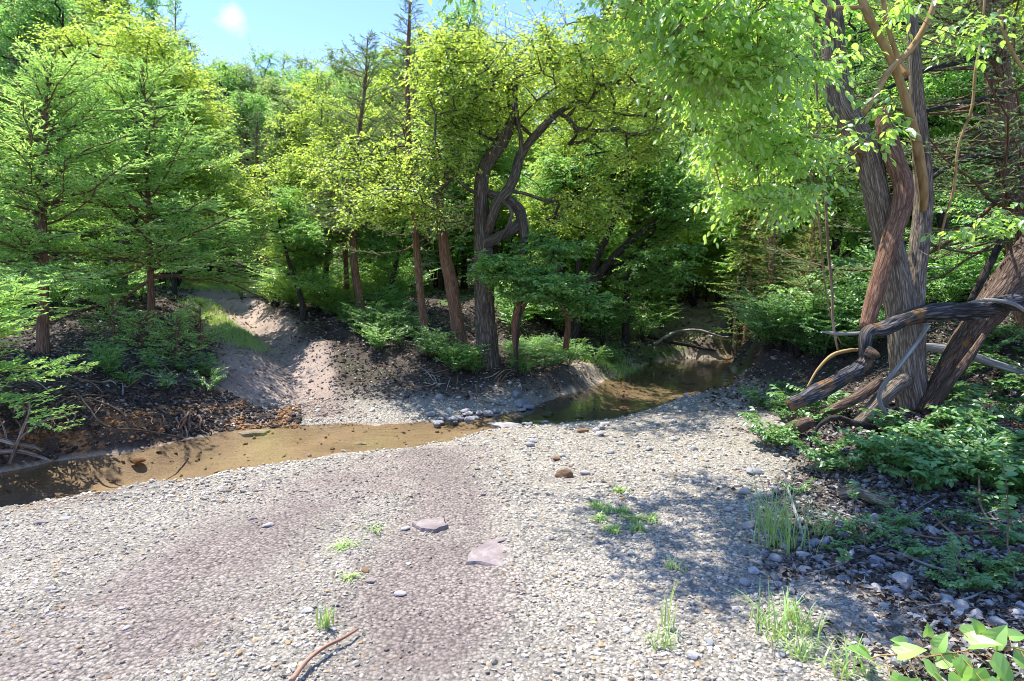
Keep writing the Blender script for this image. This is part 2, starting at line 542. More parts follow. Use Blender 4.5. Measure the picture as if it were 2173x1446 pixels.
WL = -0.06
near = [(-60, 1100), (0, 1085), (200, 1052), (400, 1020), (560, 990), (700, 968), (850, 948), (1000, 920), (1060, 905), (1200, 896), (1330, 882), (1430, 852), (1540, 832), (1590, 812), (1560, 792), (1548, 778)]
far = [(1530, 762), (1450, 760), (1400, 766), (1340, 782), (1290, 801), (1240, 825), (1180, 842), (1130, 868), (1060, 882), (880, 897), (740, 902), (600, 905), (480, 912), (400, 930), (300, 952), (130, 975), (0, 1000), (-60, 1012)]
gn = [tuple(gp(u, v, WL)) for u, v in near]
gf = [tuple(gp(u, v, WL)) for u, v in far]
POLY = [(-14, 1.5), (-8, 3.2)] + gn + [(7.4, 15.0), (11, 19), (16, 21), (16, 23), (10.5, 21.5), (6.2, 17.2)] + gf + [(-8, 4.6), (-14, 3.4)]
POOL1 = [tuple(gp(u, v, WL)) for u, v in [(-60, 1040), (150, 1010), (330, 975)]]
POOL2 = [tuple(gp(u, v, WL)) for u, v in [(1190, 872), (1300, 850), (1420, 815), (1480, 785)]]

ctl = []
for (u, v, d) in [(0, 868, 5.75), (150, 868, 5.9), (300, 878, 6.4), (420, 885, 6.9), (90, 750, 8), (0, 700, 9), (-150, 780, 6.8), (250, 700, 9), (300, 620, 13), (150, 620, 13), (430, 640, 13.5),
                  (350, 720, 8.6), (420, 790, 7.8), (470, 850, 7.4), (560, 870, 7.75), (600, 800, 8.8), (560, 740, 10.2), (500, 680, 12), (450, 642, 14), (520, 600, 18), (700, 760, 9.6),
                  (750, 700, 11), (650, 660, 12.5), (800, 640, 14), (900, 730, 10.5), (800, 850, 8.1), (700, 880, 7.75), (950, 860, 8.1), (900, 800, 8.9), (1035, 778, 9.4), (1110, 850, 8.4), (1060, 870, 8.0),
                  (1200, 750, 11.3), (1280, 770, 11.9), (1215, 700, 13.3), (1100, 640, 14.5), (1350, 650, 16), (1400, 720, 15), (1480, 625, 18.5), (1560, 630, 18), (1640, 745, 11.2), (1600, 700, 12.6),
                  (1650, 700, 11), (1800, 700, 10.2), (1940, 866, 6.5), (2000, 700, 9.5), (2100, 640, 10.5), (2173, 590, 11), (2173, 880, 6.4), (2173, 700, 8.2), (1800, 860, 7.4), (1700, 820, 9.0)]:
    ctl.append(tuple(P(u, v, d)))
ctl += [(-15, 15, 1.9), (-20, 30, 2.4), (0, 30, 2.3), (15, 27, 2.9), (0, 45, 4.5), (-25, 42, 4.5), (30, 42, 5), (0, 60, 8), (-40, 60, 8), (40, 60, 9), (0, 120, 22), (90, 120, 22), (-90, 120, 22), (200, 0, 6), (-200, 0, 6), (0, -150, 4), (0, -20, 1.2), (-10, -3, 0.3),
        (9, -1, 1.3), (7, 3, 0.8), (10, 7, 2.1), (13, 11, 2.6), (-9, 6, 0.8), (-12, 9, 1.3), (5.2, 4.6, 0.30), (3.4, 3.6, 0.06), (3.0, 2.2, 0.06), (2.3, 5.2, 0.03), (3.4, 7.0, 0.10), (8, 17, 1.2), (9.5, 14, 1.4), (13, 26, 1.6),
        (0, 2.2, 0.02), (-2, 3, 0.01), (0, 4, 0.0), (-3, 4, 0.0), (1, 6, 0.0), (0, 0.5, 0.03), (2, 7.4, 0.02), (-5, 3.4, 0.0), (0, -4, 0.2), (3.2, 8.6, 0.06), (-0.5, 5.7, 0.0), (-7, 1, 0.05)]
ctl = np.array(ctl)


def _rb(r2): return np.sqrt(r2 + 0.25)


_A = _rb(((ctl[:, None, :2] - ctl[None, :, :2]) ** 2).sum(-1))
_n = len(ctl)
_M = np.zeros((_n + 3, _n + 3)); _M[:_n, :_n] = _A + np.eye(_n) * -0.02; _M[:_n, _n] = 1; _M[:_n, _n + 1:] = ctl[:, :2]
_M[_n, :_n] = 1; _M[_n + 1:, :_n] = ctl[:, :2].T
_w = np.linalg.solve(_M, np.concatenate([ctl[:, 2], [0, 0, 0]]))


def base_h(x, y):
    x = np.asarray(x, float); y = np.asarray(y, float)
    r = _w[_n] + _w[_n + 1] * x + _w[_n + 2] * y
    for i in range(_n):
        r = r + _w[i] * _rb((x - ctl[i, 0]) ** 2 + (y - ctl[i, 1]) ** 2)
    return r


def polyw(px):
    return [tuple(P(u, v, d)[:2]) for u, v, d in px]


TRAIL = polyw([(580, 890, 7.5), (575, 810, 8.6), (560, 745, 10.1), (530, 700, 11.3), (475, 650, 13.4), (470, 620, 15.5), (560, 596, 19)])
RUT1 = polyw([(540, 880, 7.6), (530, 810, 8.6), (520, 745, 10.1), (480, 700, 11.3), (440, 650, 13.4)])
RUT2 = polyw([(665, 878, 7.8), (630, 795, 8.9), (598, 738, 10.3), (545, 690, 11.8), (490, 645, 13.8)])
MUD1 = [tuple(gp(u, v)) for u, v in [(-100, 1500), (250, 1330), (480, 1180), (620, 1080), (760, 1020), (900, 975)]]
MUD2 = [tuple(gp(u, v)) for u, v in [(860, 1500), (900, 1300), (930, 1150), (960, 1060), (900, 985)]]


def zones(x, y):
    """signed distance to water (+ outside), base height, masks"""
    sd = dist_poly(x, y, POLY + [POLY[0]])
    ins = inside(x, y, POLY)
    sd = np.where(ins, -sd, sd)
    return sd


def height(x, y):
    x = np.asarray(x, float); y = np.asarray(y, float)
    sd = zones(x, y)
    b = base_h(x, y)
    bank = sstep(0.12, 0.6, b)                     # 0 on the bar, 1 on the banks
    lump = (fbm(x * 1.3, y * 1.3, 4, 2) - 0.5) * 0.26 + (fbm(x * 6, y * 6, 3, 4) - 0.5) * 0.09
    bar = (fbm(x * 0.8, y * 0.8, 3, 3) - 0.5) * 0.06 + (fbm(x * 7, y * 7, 3, 5) - 0.5) * 0.025
    tr = dist_poly(x, y, TRAIL)
    trm = np.exp(-(tr / 0.75) ** 2)
    b = b + lump * bank * (1 - 0.6 * trm) + bar * (1 - 0.5 * bank)
    r1 = dist_poly(x, y, RUT1); r2 = dist_poly(x, y, RUT2)
    b = b - 0.07 * np.exp(-(r1 / 0.22) ** 2) * sstep(7.4, 8.2, y) - 0.16 * np.exp(-(r2 / 0.32) ** 2) * sstep(7.4, 8.4, y)
    b = b + trm * bank * ((fbm(x * 9, y * 5, 3, 0) - 0.5) * 0.10 + (fbm(x * 22, y * 22, 2, 6) - 0.5) * 0.03)
    b = b + 0.08 * np.exp(-((r2 - 0.55) / 0.2) ** 2) * sstep(7.6, 8.6, y) * bank
    m1 = dist_poly(x, y, MUD1); m2 = dist_poly(x, y, MUD2)
    b = b - 0.035 * np.exp(-(m1 / 0.4) ** 2) + 0.022 * np.exp(-((m1 - 0.65) / 0.16) ** 2) - 0.028 * np.exp(-(m2 / 0.28) ** 2) + 0.02 * np.exp(-((m2 - 0.46) / 0.13) ** 2)
    # water's edge
    w = 0.22 + 0.12 * fbm(x * 2, y * 2, 2, 1)
    p1 = np.exp(-(dist_poly(x, y, POOL1) / 0.8) ** 2); p2 = np.exp(-(dist_poly(x, y, POOL2) / 0.9) ** 2)
    bed = WL - 0.012 - 0.18 * np.maximum(p1, p2) * sstep(0.0, 0.5, -sd) - 0.03 * sstep(0, 0.35, -sd) + (fbm(x * 3, y * 3, 4, 6) - 0.5) * 0.055
    edge = sd + (fbm(x * 3.1, y * 3.1, 3, 7) - 0.5) * 0.22
    k = sstep(-0.08, w, edge)
    b2 = np.maximum(b, WL + 0.02 + 0.05 * sstep(0.0, 0.6, sd))
    return bed * (1 - k) + b2 * k


def Z(x, y): return float(height(np.array([x]), np.array([y]))[0])


def G(u, v, dmin=1.5, dmax=45):
    d = np.linspace(dmin, dmax, 2500)
    p = P(np.full_like(d, u), np.full_like(d, v), d)
    h = height(p[:, 0], p[:, 1])
    i = np.argmax(p[:, 2] < h)
    if not (p[:, 2] < h).any(): i = len(d) - 1
    return np.array([p[i, 0], p[i, 1], h[i]])


C_PALE = np.array([0.60, 0.535, 0.435]); C_MUD = np.array([0.355, 0.288, 0.248]); C_BED = np.array([0.36, 0.285, 0.215])
C_LIT = np.array([0.07, 0.053, 0.042]); C_CLAY = np.array([0.30, 0.16, 0.07]); C_TRAIL = np.array([0.36, 0.275, 0.225]); C_GRN = np.array([0.12, 0.20, 0.04])
C_TAN = np.array([0.42, 0.34, 0.24]); C_WOOD = np.array([0.08, 0.07, 0.045])


def masks(x, y):
    sd = zones(x, y)
    b = base_h(x, y)
    wob = (fbm(x * 1.7, y * 1.7, 4, 3) - 0.5)
    near_bar = sstep(0.0, 0.3, -(b - 0.22 + wob * 0.12))          # low ground
    # right-hand litter: boundary x grows with y
    bx = np.interp(y, [1.5, 3, 4.5, 6.5, 9, 11], [1.15, 1.5, 2.0, 2.85, 3.7, 4.2])
    right = sstep(-0.25, 0.45, x - bx + wob * 1.3)
    d1 = dist_poly(x, y, MUD1); d2 = dist_poly(x, y, MUD2)
    mud = np.maximum(sstep(0.82, 0.22, d1 + wob * 0.7), sstep(0.54, 0.10, d2 + wob * 0.7)) * (sstep(0.3, 0.5, fbm(x * 2.6, y * 2.6, 4, 1)) * 0.35 + 0.65)
    mud = np.clip(mud, 0, 1)
    tr = np.minimum(dist_poly(x, y, TRAIL), np.minimum(dist_poly(x, y, RUT1) + 0.3, dist_poly(x, y, RUT2) + 0.28))
    trail = sstep(0.95, 0.5, tr + wob * 0.8) * sstep(6.8, 7.6, y)
    return dict(sd=sd, b=b, bar=near_bar, right=right, mud=mud, trail=trail, wob=wob)


def ground_color(x, y, z):
    m = masks(x, y)
    r = m['right'][..., None]; bar = m['bar'][..., None]; mud = m['mud'][..., None]; tr = m['trail'][..., None]
    far = sstep(13, 22, y)[..., None]
    c = C_LIT * (1 - far) + C_WOOD * far
    green = sstep(0.5, 0.62, fbm(x * 0.9 + 3, y * 0.9, 4, 5))[..., None] * sstep(8, 14, y)[..., None] * 0.7
    c = c * (1 - green) + C_GRN * green
    g = (C_PALE * (1 - mud) + C_MUD * mud) * (0.8 + 0.15 * mud)  # ground under the pebbles dimmed in colour to deepen gap shade
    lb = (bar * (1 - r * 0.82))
    c = c * (1 - lb) + g * lb
    c = c * (1 - tr) + C_TRAIL * tr
    # orange clay on the cut bank, tan sand by the pool
    steep = (sstep(0.55, 0.0, m['sd']) * sstep(-2.2, -3.2, x) * sstep(0.48, 0.60, fbm(x * 5, z * 14 + y * 2, 3, 2)))[..., None] * (z < 0.42)[..., None]
    c = c * (1 - steep) + C_CLAY * steep
    sand = (np.exp(-((np.hypot((x - gp(1250, 800)[0]) / 0.9, (y - gp(1250, 800)[1]) / 0.7)) ** 2)))[..., None]
    c = c * (1 - sand) + C_TAN * sand
    cut = np.exp(-((np.hypot((x - P(1510, 700, 17)[0]) / 1.6, (y - 17.0) / 2.6)) ** 2))[..., None]
    c = c * (1 - cut) + C_TAN * cut  # tan earth of the far cut bank, sunlit brightness put into its colour
    wet = (sstep(0.10, -0.04, m['sd'] + m['wob'] * 0.25) * np.where(x < -2.6, sstep(-0.02, -0.06, z), 1.0))[..., None]
    tone = (0.75 + 0.5 * fbm(x * 2.2, y * 2.2, 3, 2))[..., None]
    c = c * (1 - wet) + C_BED * wet * tone
    t2 = (0.8 + 0.4 * fbm(x * 3 + 7, y * 3, 4, 6))[..., None]
    return c * t2, m


def axis(segs):
    out = [segs[0][0]]
    for (a, b, s0, s1) in segs:
        x = a
        while x < b - 1e-6:
            t = (x - a) / (b - a)
            x = x + s0 * (s1 / s0) ** t
            out.append(min(x, b))
    return np.array(sorted(set(np.round(out, 5))))


xs = np.concatenate([-axis([(0, 6.5, 0.028, 0.04), (6.5, 18, 0.05, 0.6), (18, 400, 0.8, 60)])[::-1][:-1], axis([(0, 6.5, 0.028, 0.04), (6.5, 18, 0.05, 0.6), (18, 400, 0.8, 60)])])
ys = axis([(-300, -2, 50, 0.5), (-2, 1.8, 0.4, 0.04), (1.8, 10, 0.026, 0.034), (10, 22, 0.045, 0.3), (22, 500, 0.4, 60)])
X, Y = np.meshgrid(xs, ys)
Zg = height(X, Y)
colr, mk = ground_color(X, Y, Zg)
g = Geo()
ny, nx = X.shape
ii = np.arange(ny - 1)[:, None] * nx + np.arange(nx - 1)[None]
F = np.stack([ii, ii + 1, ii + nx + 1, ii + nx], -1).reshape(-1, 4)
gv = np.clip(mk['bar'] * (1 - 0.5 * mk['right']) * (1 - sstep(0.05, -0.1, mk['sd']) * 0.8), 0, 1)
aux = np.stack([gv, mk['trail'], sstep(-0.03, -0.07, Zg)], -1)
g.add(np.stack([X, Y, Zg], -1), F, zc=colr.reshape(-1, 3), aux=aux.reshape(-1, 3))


def groundmat():
    m, t, out = newmat('ground_soil')
    zc = t.nodes.new('ShaderNodeAttribute'); zc.attribute_name = 'zc'
    ax = t.nodes.new('ShaderNodeAttribute'); ax.attribute_name = 'aux'
    sp = t.nodes.new('ShaderNodeSeparateXYZ'); t.links.new(ax.outputs['Vector'], sp.inputs[0])
    tc = t.nodes.new('ShaderNodeTexCoord')
    pos = tc.outputs['Object']
    v1 = t.nodes.new('ShaderNodeTexVoronoi'); v1.inputs['Scale'].default_value = 52; t.links.new(pos, v1.inputs['Vector'])
    v2 = t.nodes.new('ShaderNodeTexVoronoi'); v2.inputs['Scale'].default_value = 75; t.links.new(pos, v2.inputs['Vector'])
    n1 = noise(t, pos, 55, 5, 0.7)
    n2 = noise(t, pos, 9, 5, 0.65)
    # pebbly tone
    sv = t.nodes.new('ShaderNodeSeparateXYZ'); t.links.new(v1.outputs['Color'], sv.inputs[0])
    tone = math_(t, 'ADD', 0.62, math_(t, 'MULTIPLY', sv.outputs[0], 0.65))
    gap = ramp_v(t, v1.outputs['Distance'], 0.35, 0.75, inv=True)
    gap = math_(t, 'ADD', 0.35, math_(t, 'MULTIPLY', gap, 0.65))  # crevice shade between pebble cells put into the colour
    tn = math_(t, 'MULTIPLY', tone, gap)
    tn = math_(t, 'ADD', math_(t, 'MULTIPLY', tn, sp.outputs[0]), math_(t, 'SUBTRACT', 1.0, sp.outputs[0]))
    ln = math_(t, 'ADD', 0.35, math_(t, 'MULTIPLY', n1, 1.3))
    tn = math_(t, 'MULTIPLY', tn, ln)
    vm = t.nodes.new('ShaderNodeVectorMath'); vm.operation = 'SCALE'
    t.links.new(zc.outputs['Color'], vm.inputs[0]); t.links.new(tn, vm.inputs['Scale'])
    b = t.nodes.new('ShaderNodeBsdfPrincipled')
    t.links.new(vm.outputs[0], b.inputs['Base Color'])
    rg = math_(t, 'SUBTRACT', 0.92, math_(t, 'MULTIPLY', sp.outputs[2], 0.45))
    t.links.new(rg, b.inputs['Roughness'])
    b.inputs['Specular IOR Level'].default_value = 0.3
    h = math_(t, 'ADD', math_(t, 'MULTIPLY', math_(t, 'SUBTRACT', 1.0, v1.outputs['Distance']), sp.outputs[0]), math_(t, 'ADD', math_(t, 'MULTIPLY', n1, 0.8), math_(t, 'MULTIPLY', n2, 1.0)))
    bp = t.nodes.new('ShaderNodeBump'); bp.inputs['Strength'].default_value = 0.8; bp.inputs['Distance'].default_value = 0.02
    t.links.new(h, bp.inputs['Height']); t.links.new(bp.outputs[0], b.inputs['Normal'])
    t.links.new(b.outputs[0], out.inputs[0])
    return m


go = g.obj('ground', groundmat(), smooth=True)
tag(go, kind='structure')
del X, Y


# water
def watermat():
    m, t, out = newmat('creek_water')
    tc = t.nodes.new('ShaderNodeTexCoord')
    mp = t.nodes.new('ShaderNodeMapping'); mp.inputs['Scale'].default_value = (1, 2.0, 1); mp.inputs['Rotation'].default_value = (0, 0, 0.2)
    t.links.new(tc.outputs['Object'], mp.inputs[0])
    n1 = noise(t, mp.outputs[0], 5, 3, 0.5)
    bp = t.nodes.new('ShaderNodeBump'); bp.inputs['Strength'].default_value = 0.14; bp.inputs['Distance'].default_value = 0.03
    t.links.new(n1, bp.inputs['Height'])
    tr = t.nodes.new('ShaderNodeBsdfTransparent'); tr.inputs[0].default_value = (0.93, 0.86, 0.74, 1)
    gl = t.nodes.new('ShaderNodeBsdfGlossy'); gl.inputs['Roughness'].default_value = 0.02
    t.links.new(bp.outputs[0], gl.inputs['Normal'])
    fr = t.nodes.new('ShaderNodeFresnel'); fr.inputs['IOR'].default_value = 1.33
    t.links.new(bp.outputs[0], fr.inputs['Normal'])
    mx = t.nodes.new('ShaderNodeMixShader')
    t.links.new(math_(t, 'MULTIPLY', fr.outputs[0], 1.25, True), mx.inputs[0])
    t.links.new(tr.outputs[0], mx.inputs[1]); t.links.new(gl.outputs[0], mx.inputs[2])
    t.links.new(mx.outputs[0], out.inputs[0])
    return m


g = Geo()
wx = np.linspace(-14, 16, 240); wy = np.linspace(1.5, 24, 200)
WX, WY = np.meshgrid(wx, wy)
ok = (zones(WX, WY) < 0.35)
ii = np.arange(199)[:, None] * 240 + np.arange(239)[None]
keep = ok[:-1, :-1] & ok[1:, :-1] & ok[:-1, 1:] & ok[1:, 1:]
F = np.stack([ii, ii + 1, ii + 241, ii + 240], -1)[keep]
used, inv = np.unique(F, return_inverse=True)
g.add(np.stack([WX, WY, np.full_like(WX, WL)], -1).reshape(-1, 3)[used], inv.reshape(F.shape))
tag(g.obj('water', watermat(), smooth=True), kind='structure')


# ------------------------------------------------------------------ stones
def ico(sub):
    import bmesh
    bm = bmesh.new(); bmesh.ops.create_icosphere(bm, subdivisions=sub, radius=1.0)
    V = np.array([v.co[:] for v in bm.verts]); Fc = np.array([[v.index for v in f.verts] for f in bm.faces]); bm.free()
    return V, Fc


ICO1, ICO2, ICO3 = ico(1), ico(2), ico(3)


def stone_proto(base, seed, blocky=0.25):
    r = R(seed); V, Fc = base
    V = V.copy()
    for _ in range(7):                       # knock flat facets off the ball
        n = nrm(r.normal(size=3)); c = r.uniform(0.55, 0.85)
        d = V @ n
        V = V - n * np.maximum(d - c, 0)[:, None] * 0.9
    V *= 1 + (r.random(len(V))[:, None] - 0.5) * 0.08
    return V, Fc


def scatter_stones(g, x, y, size, base, seed, protos=8, sink=0.35, col=None):
    r = R(seed)
    pr = [stone_proto(base, f'{seed}{i}') for i in range(protos)]
    z = height(x, y)
    which = r.integers(0, protos, len(x))
    for k in range(protos):
        ix = np.nonzero(which == k)[0]
        if not len(ix): continue
        V, Fc = pr[k]
        n = len(ix)
        a = r.uniform(0, 2 * pi, n); tl = r.normal(0, 0.22, (n, 2))
        sc = np.stack([r.uniform(0.8, 1.25, n), r.uniform(0.6, 0.95, n), r.uniform(0.32, 0.75, n)], 1) * size[ix, None]
        q = V[None] * sc[:, None]
        qz = q[..., 2] + q[..., 0] * tl[:, 0:1] + q[..., 1] * tl[:, 1:2]
        qx = q[..., 0] * np.cos(a)[:, None] - q[..., 1] * np.sin(a)[:, None]
        qy = q[..., 0] * np.sin(a)[:, None] + q[..., 1] * np.cos(a)[:, None]
        W = np.stack([qx + x[ix, None], qy + y[ix, None], qz + (z[ix] + sc[:, 2] * (1 - 2 * sink))[:, None]], -1)
        FF = Fc[None] + (np.arange(n) * len(V))[:, None, None]
        at = {}
        if col is not None:
            at['zc'] = np.repeat(col[ix], len(V), 0)
        g.add(W.reshape(-1, 3), FF.reshape(-1, 3), **at)


def rand_ground(seed, n, ymin, ymax, pw=1.0, umin=-80, umax=2260):
    """random ground spots inside the picture's wedge"""
    r = R(seed)
    y = ymin + (ymax - ymin) * r.random(n) ** pw
    u = r.uniform(umin, umax, n)
    return (u - CX) / FPX * y * 1.02, y, r


def pebble_col(x, y, r):
    m = masks(x, y)
    mud = m['mud'][:, None] * 0.95
    c = C_PALE * (1 - mud) + C_MUD * mud
    tint = r.random(len(x))
    c = c * (0.62 + 0.62 * r.random((len(x), 1)))
    c = np.where((tint < 0.05)[:, None], c * [1.0, 0.78, 0.52], c)
    c = np.where((tint > 0.86)[:, None], c * [0.55, 0.55, 0.56], c)
    c = c * (1 - m['trail'][:, None] * 0.1)
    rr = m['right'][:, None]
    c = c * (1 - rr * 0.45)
    return np.clip(c, 0.02, 0.8), m


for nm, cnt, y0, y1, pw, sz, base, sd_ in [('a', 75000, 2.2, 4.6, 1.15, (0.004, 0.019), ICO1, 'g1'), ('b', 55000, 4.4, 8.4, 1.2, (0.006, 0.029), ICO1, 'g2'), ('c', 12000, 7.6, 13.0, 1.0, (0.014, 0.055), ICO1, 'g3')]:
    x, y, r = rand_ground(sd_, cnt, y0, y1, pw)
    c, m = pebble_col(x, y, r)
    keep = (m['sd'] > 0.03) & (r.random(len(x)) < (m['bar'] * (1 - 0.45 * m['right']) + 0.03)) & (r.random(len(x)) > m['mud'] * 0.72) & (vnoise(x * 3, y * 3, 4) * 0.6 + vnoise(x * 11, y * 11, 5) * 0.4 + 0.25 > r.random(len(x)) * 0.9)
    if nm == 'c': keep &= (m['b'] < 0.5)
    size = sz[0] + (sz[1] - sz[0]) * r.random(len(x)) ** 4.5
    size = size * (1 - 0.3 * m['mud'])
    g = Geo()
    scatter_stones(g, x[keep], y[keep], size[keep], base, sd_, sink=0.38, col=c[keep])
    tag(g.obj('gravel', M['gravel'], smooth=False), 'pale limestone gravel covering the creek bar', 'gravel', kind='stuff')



# ------------------------------------------------------------------ tree builders
def grow(g, trunk, trad, targets, seed, step=0.35, rmin=0.006, sides=5, pw=0.5, horiz=0.8, rcap=None, jit=0.16):
    """woody limbs from the trunk nodes to each target point, joined greedily"""
    r = R(seed)
    trunk = np.asarray(trunk, float); trad = np.asarray(trad, float)
    nt_ = len(trunk)
    nodes = [*trunk]; par = [-1] + list(range(nt_ - 1)); 
    arr = np.zeros((nt_ + len(targets) * 30, 3)); arr[:nt_] = trunk; n = nt_
    parent = np.full(len(arr), -1); parent[1:nt_] = np.arange(nt_ - 1)
    d0 = np.min(np.linalg.norm(targets[:, None] - trunk[None], axis=2), axis=1)
    ends = np.zeros(len(targets), int)
    for t in np.argsort(d0):
        tp = targets[t]
        dv = tp - arr[:n]; d = np.linalg.norm(dv, axis=1)
        cost = d + horiz * np.maximum(0, -dv[:, 2])
        cost[:max(1, nt_ // 5)] += 1.0
        i = int(np.argmin(cost))
        k = max(1, min(28, int(math.ceil(d[i] / step))))
        a = arr[i]; prev = i
        up = np.array([0, 0, 1.0]) * d[i] * 0.12
        for j in range(1, k + 1):
            s = j / k
            p = a + (tp - a) * s - up * sin(pi * s) * 0.8 + (r.normal(size=3) * jit * min(step, d[i]) if j < k else 0)
            arr[n] = p; parent[n] = prev; prev = n; n += 1
        ends[t] = prev
    cnt = np.zeros(n)
    cnt[ends] += 1
    for i in range(n - 1, nt_ - 1, -1):
        if parent[i] >= nt_ or parent[i] >= 0: cnt[parent[i]] += cnt[i] if parent[i] >= nt_ else 0
    rad = rmin * np.maximum(cnt, 1) ** pw
    idx = np.arange(nt_, n); pa = parent[idx]
    ra = np.where(pa < nt_, np.minimum(trad[np.clip(pa, 0, nt_ - 1)] * 0.7, rad[idx] * 1.15), rad[np.clip(pa, 0, n - 1)])
    if rcap is not None: ra = np.minimum(ra, rcap)
    rb = np.minimum(rad[idx], ra)
    sticks(g, arr[pa], arr[idx], ra, rb, sides)
    return arr[:n]


def cluster_leaves(gl, gw, C, seed, twigs=7, nleaf=12, tl=(0.2, 0.5), ll=(0.05, 0.08), lw=0.5, droop=0.25, flat=0.3, big=False, twr=0.003, bias=None, hang=0.0):
    r = R(seed)
    n = len(C)
    az = r.uniform(0, 2 * pi, (n, twigs))
    el = r.normal(0.05, flat, (n, twigs)) - hang
    D = np.stack([np.cos(az) * np.cos(el), np.sin(az) * np.cos(el), np.sin(el)], -1)
    if bias is not None: D = nrm(D + bias)
    L = r.uniform(*tl, (n, twigs))
    A = np.broadcast_to(C[:, None], D.shape)
    B = A + D * L[..., None]
    if gw is not None:
        sticks(gw, A.reshape(-1, 3), B.reshape(-1, 3), twr, twr * 0.4, 3)
    s = (np.arange(nleaf) + 0.6) / nleaf
    s = s[None, None] * np.ones((n, twigs, 1)) + r.normal(0, 0.03, (n, twigs, nleaf))
    p = A[:, :, None] + D[:, :, None] * (L[..., None, None] * s[..., None])
    p = p + r.normal(0, 0.012, p.shape) - np.array([0, 0, 1.0]) * (s[..., None] ** 2) * L[..., None, None] * droop * 0.5
    up = np.array([0, 0, 1.0])
    side = nrm(np.cross(D, up))[:, :, None] * np.where(np.arange(nleaf) % 2 == 0, 1, -1)[None, None, :, None]
    d = D[:, :, None] * 0.7 + side * 0.8 + r.normal(0, 0.28, p.shape) - up * (droop + r.random(s.shape)[..., None] * droop)
    nn = up + r.normal(0, 0.42, p.shape)
    l = r.uniform(*ll, s.shape).ravel()
    fn = leaves10 if big else leaves4
    fn(gl, p.reshape(-1, 3), d.reshape(-1, 3), nn.reshape(-1, 3), l, l * lw)


def ell_points(ells, n, seed, shell=0.45):
    """points spread through ellipsoids (centre, radii, weight), more towards the skin"""
    r = R(seed)
    w = np.array([e[2] for e in ells], float); w /= w.sum()
    out = []
    for (c, rr, _), k in zip(ells, np.maximum(1, (w * n).astype(int))):
        q = nrm(r.normal(size=(k, 3))) * (r.random((k, 1)) ** shell)
        out.append(np.array(c) + q * np.array(rr))
    return np.concatenate(out)


def E(u, v, d, ru, rv, rd, w=1.0):
    k = d / FPX
    return (P(u, v, d), (ru * k, rd, rv * k), w)


def pxpath(lst):
    """[(u, v, d, radius in photo px)] -> world points, radii in m"""
    p = np.array([P(u, v, d) for u, v, d, _ in lst]); r = np.array([q * d / FPX for _, _, d, q in lst])
    return p, r


def ground_base(pts, drop=0.12):
    """extend a trunk path into the ground"""
    p = np.array(pts, float)
    z = Z(p[0, 0], p[0, 1])
    p[0, 2] = min(p[0, 2], z - drop)
    return p


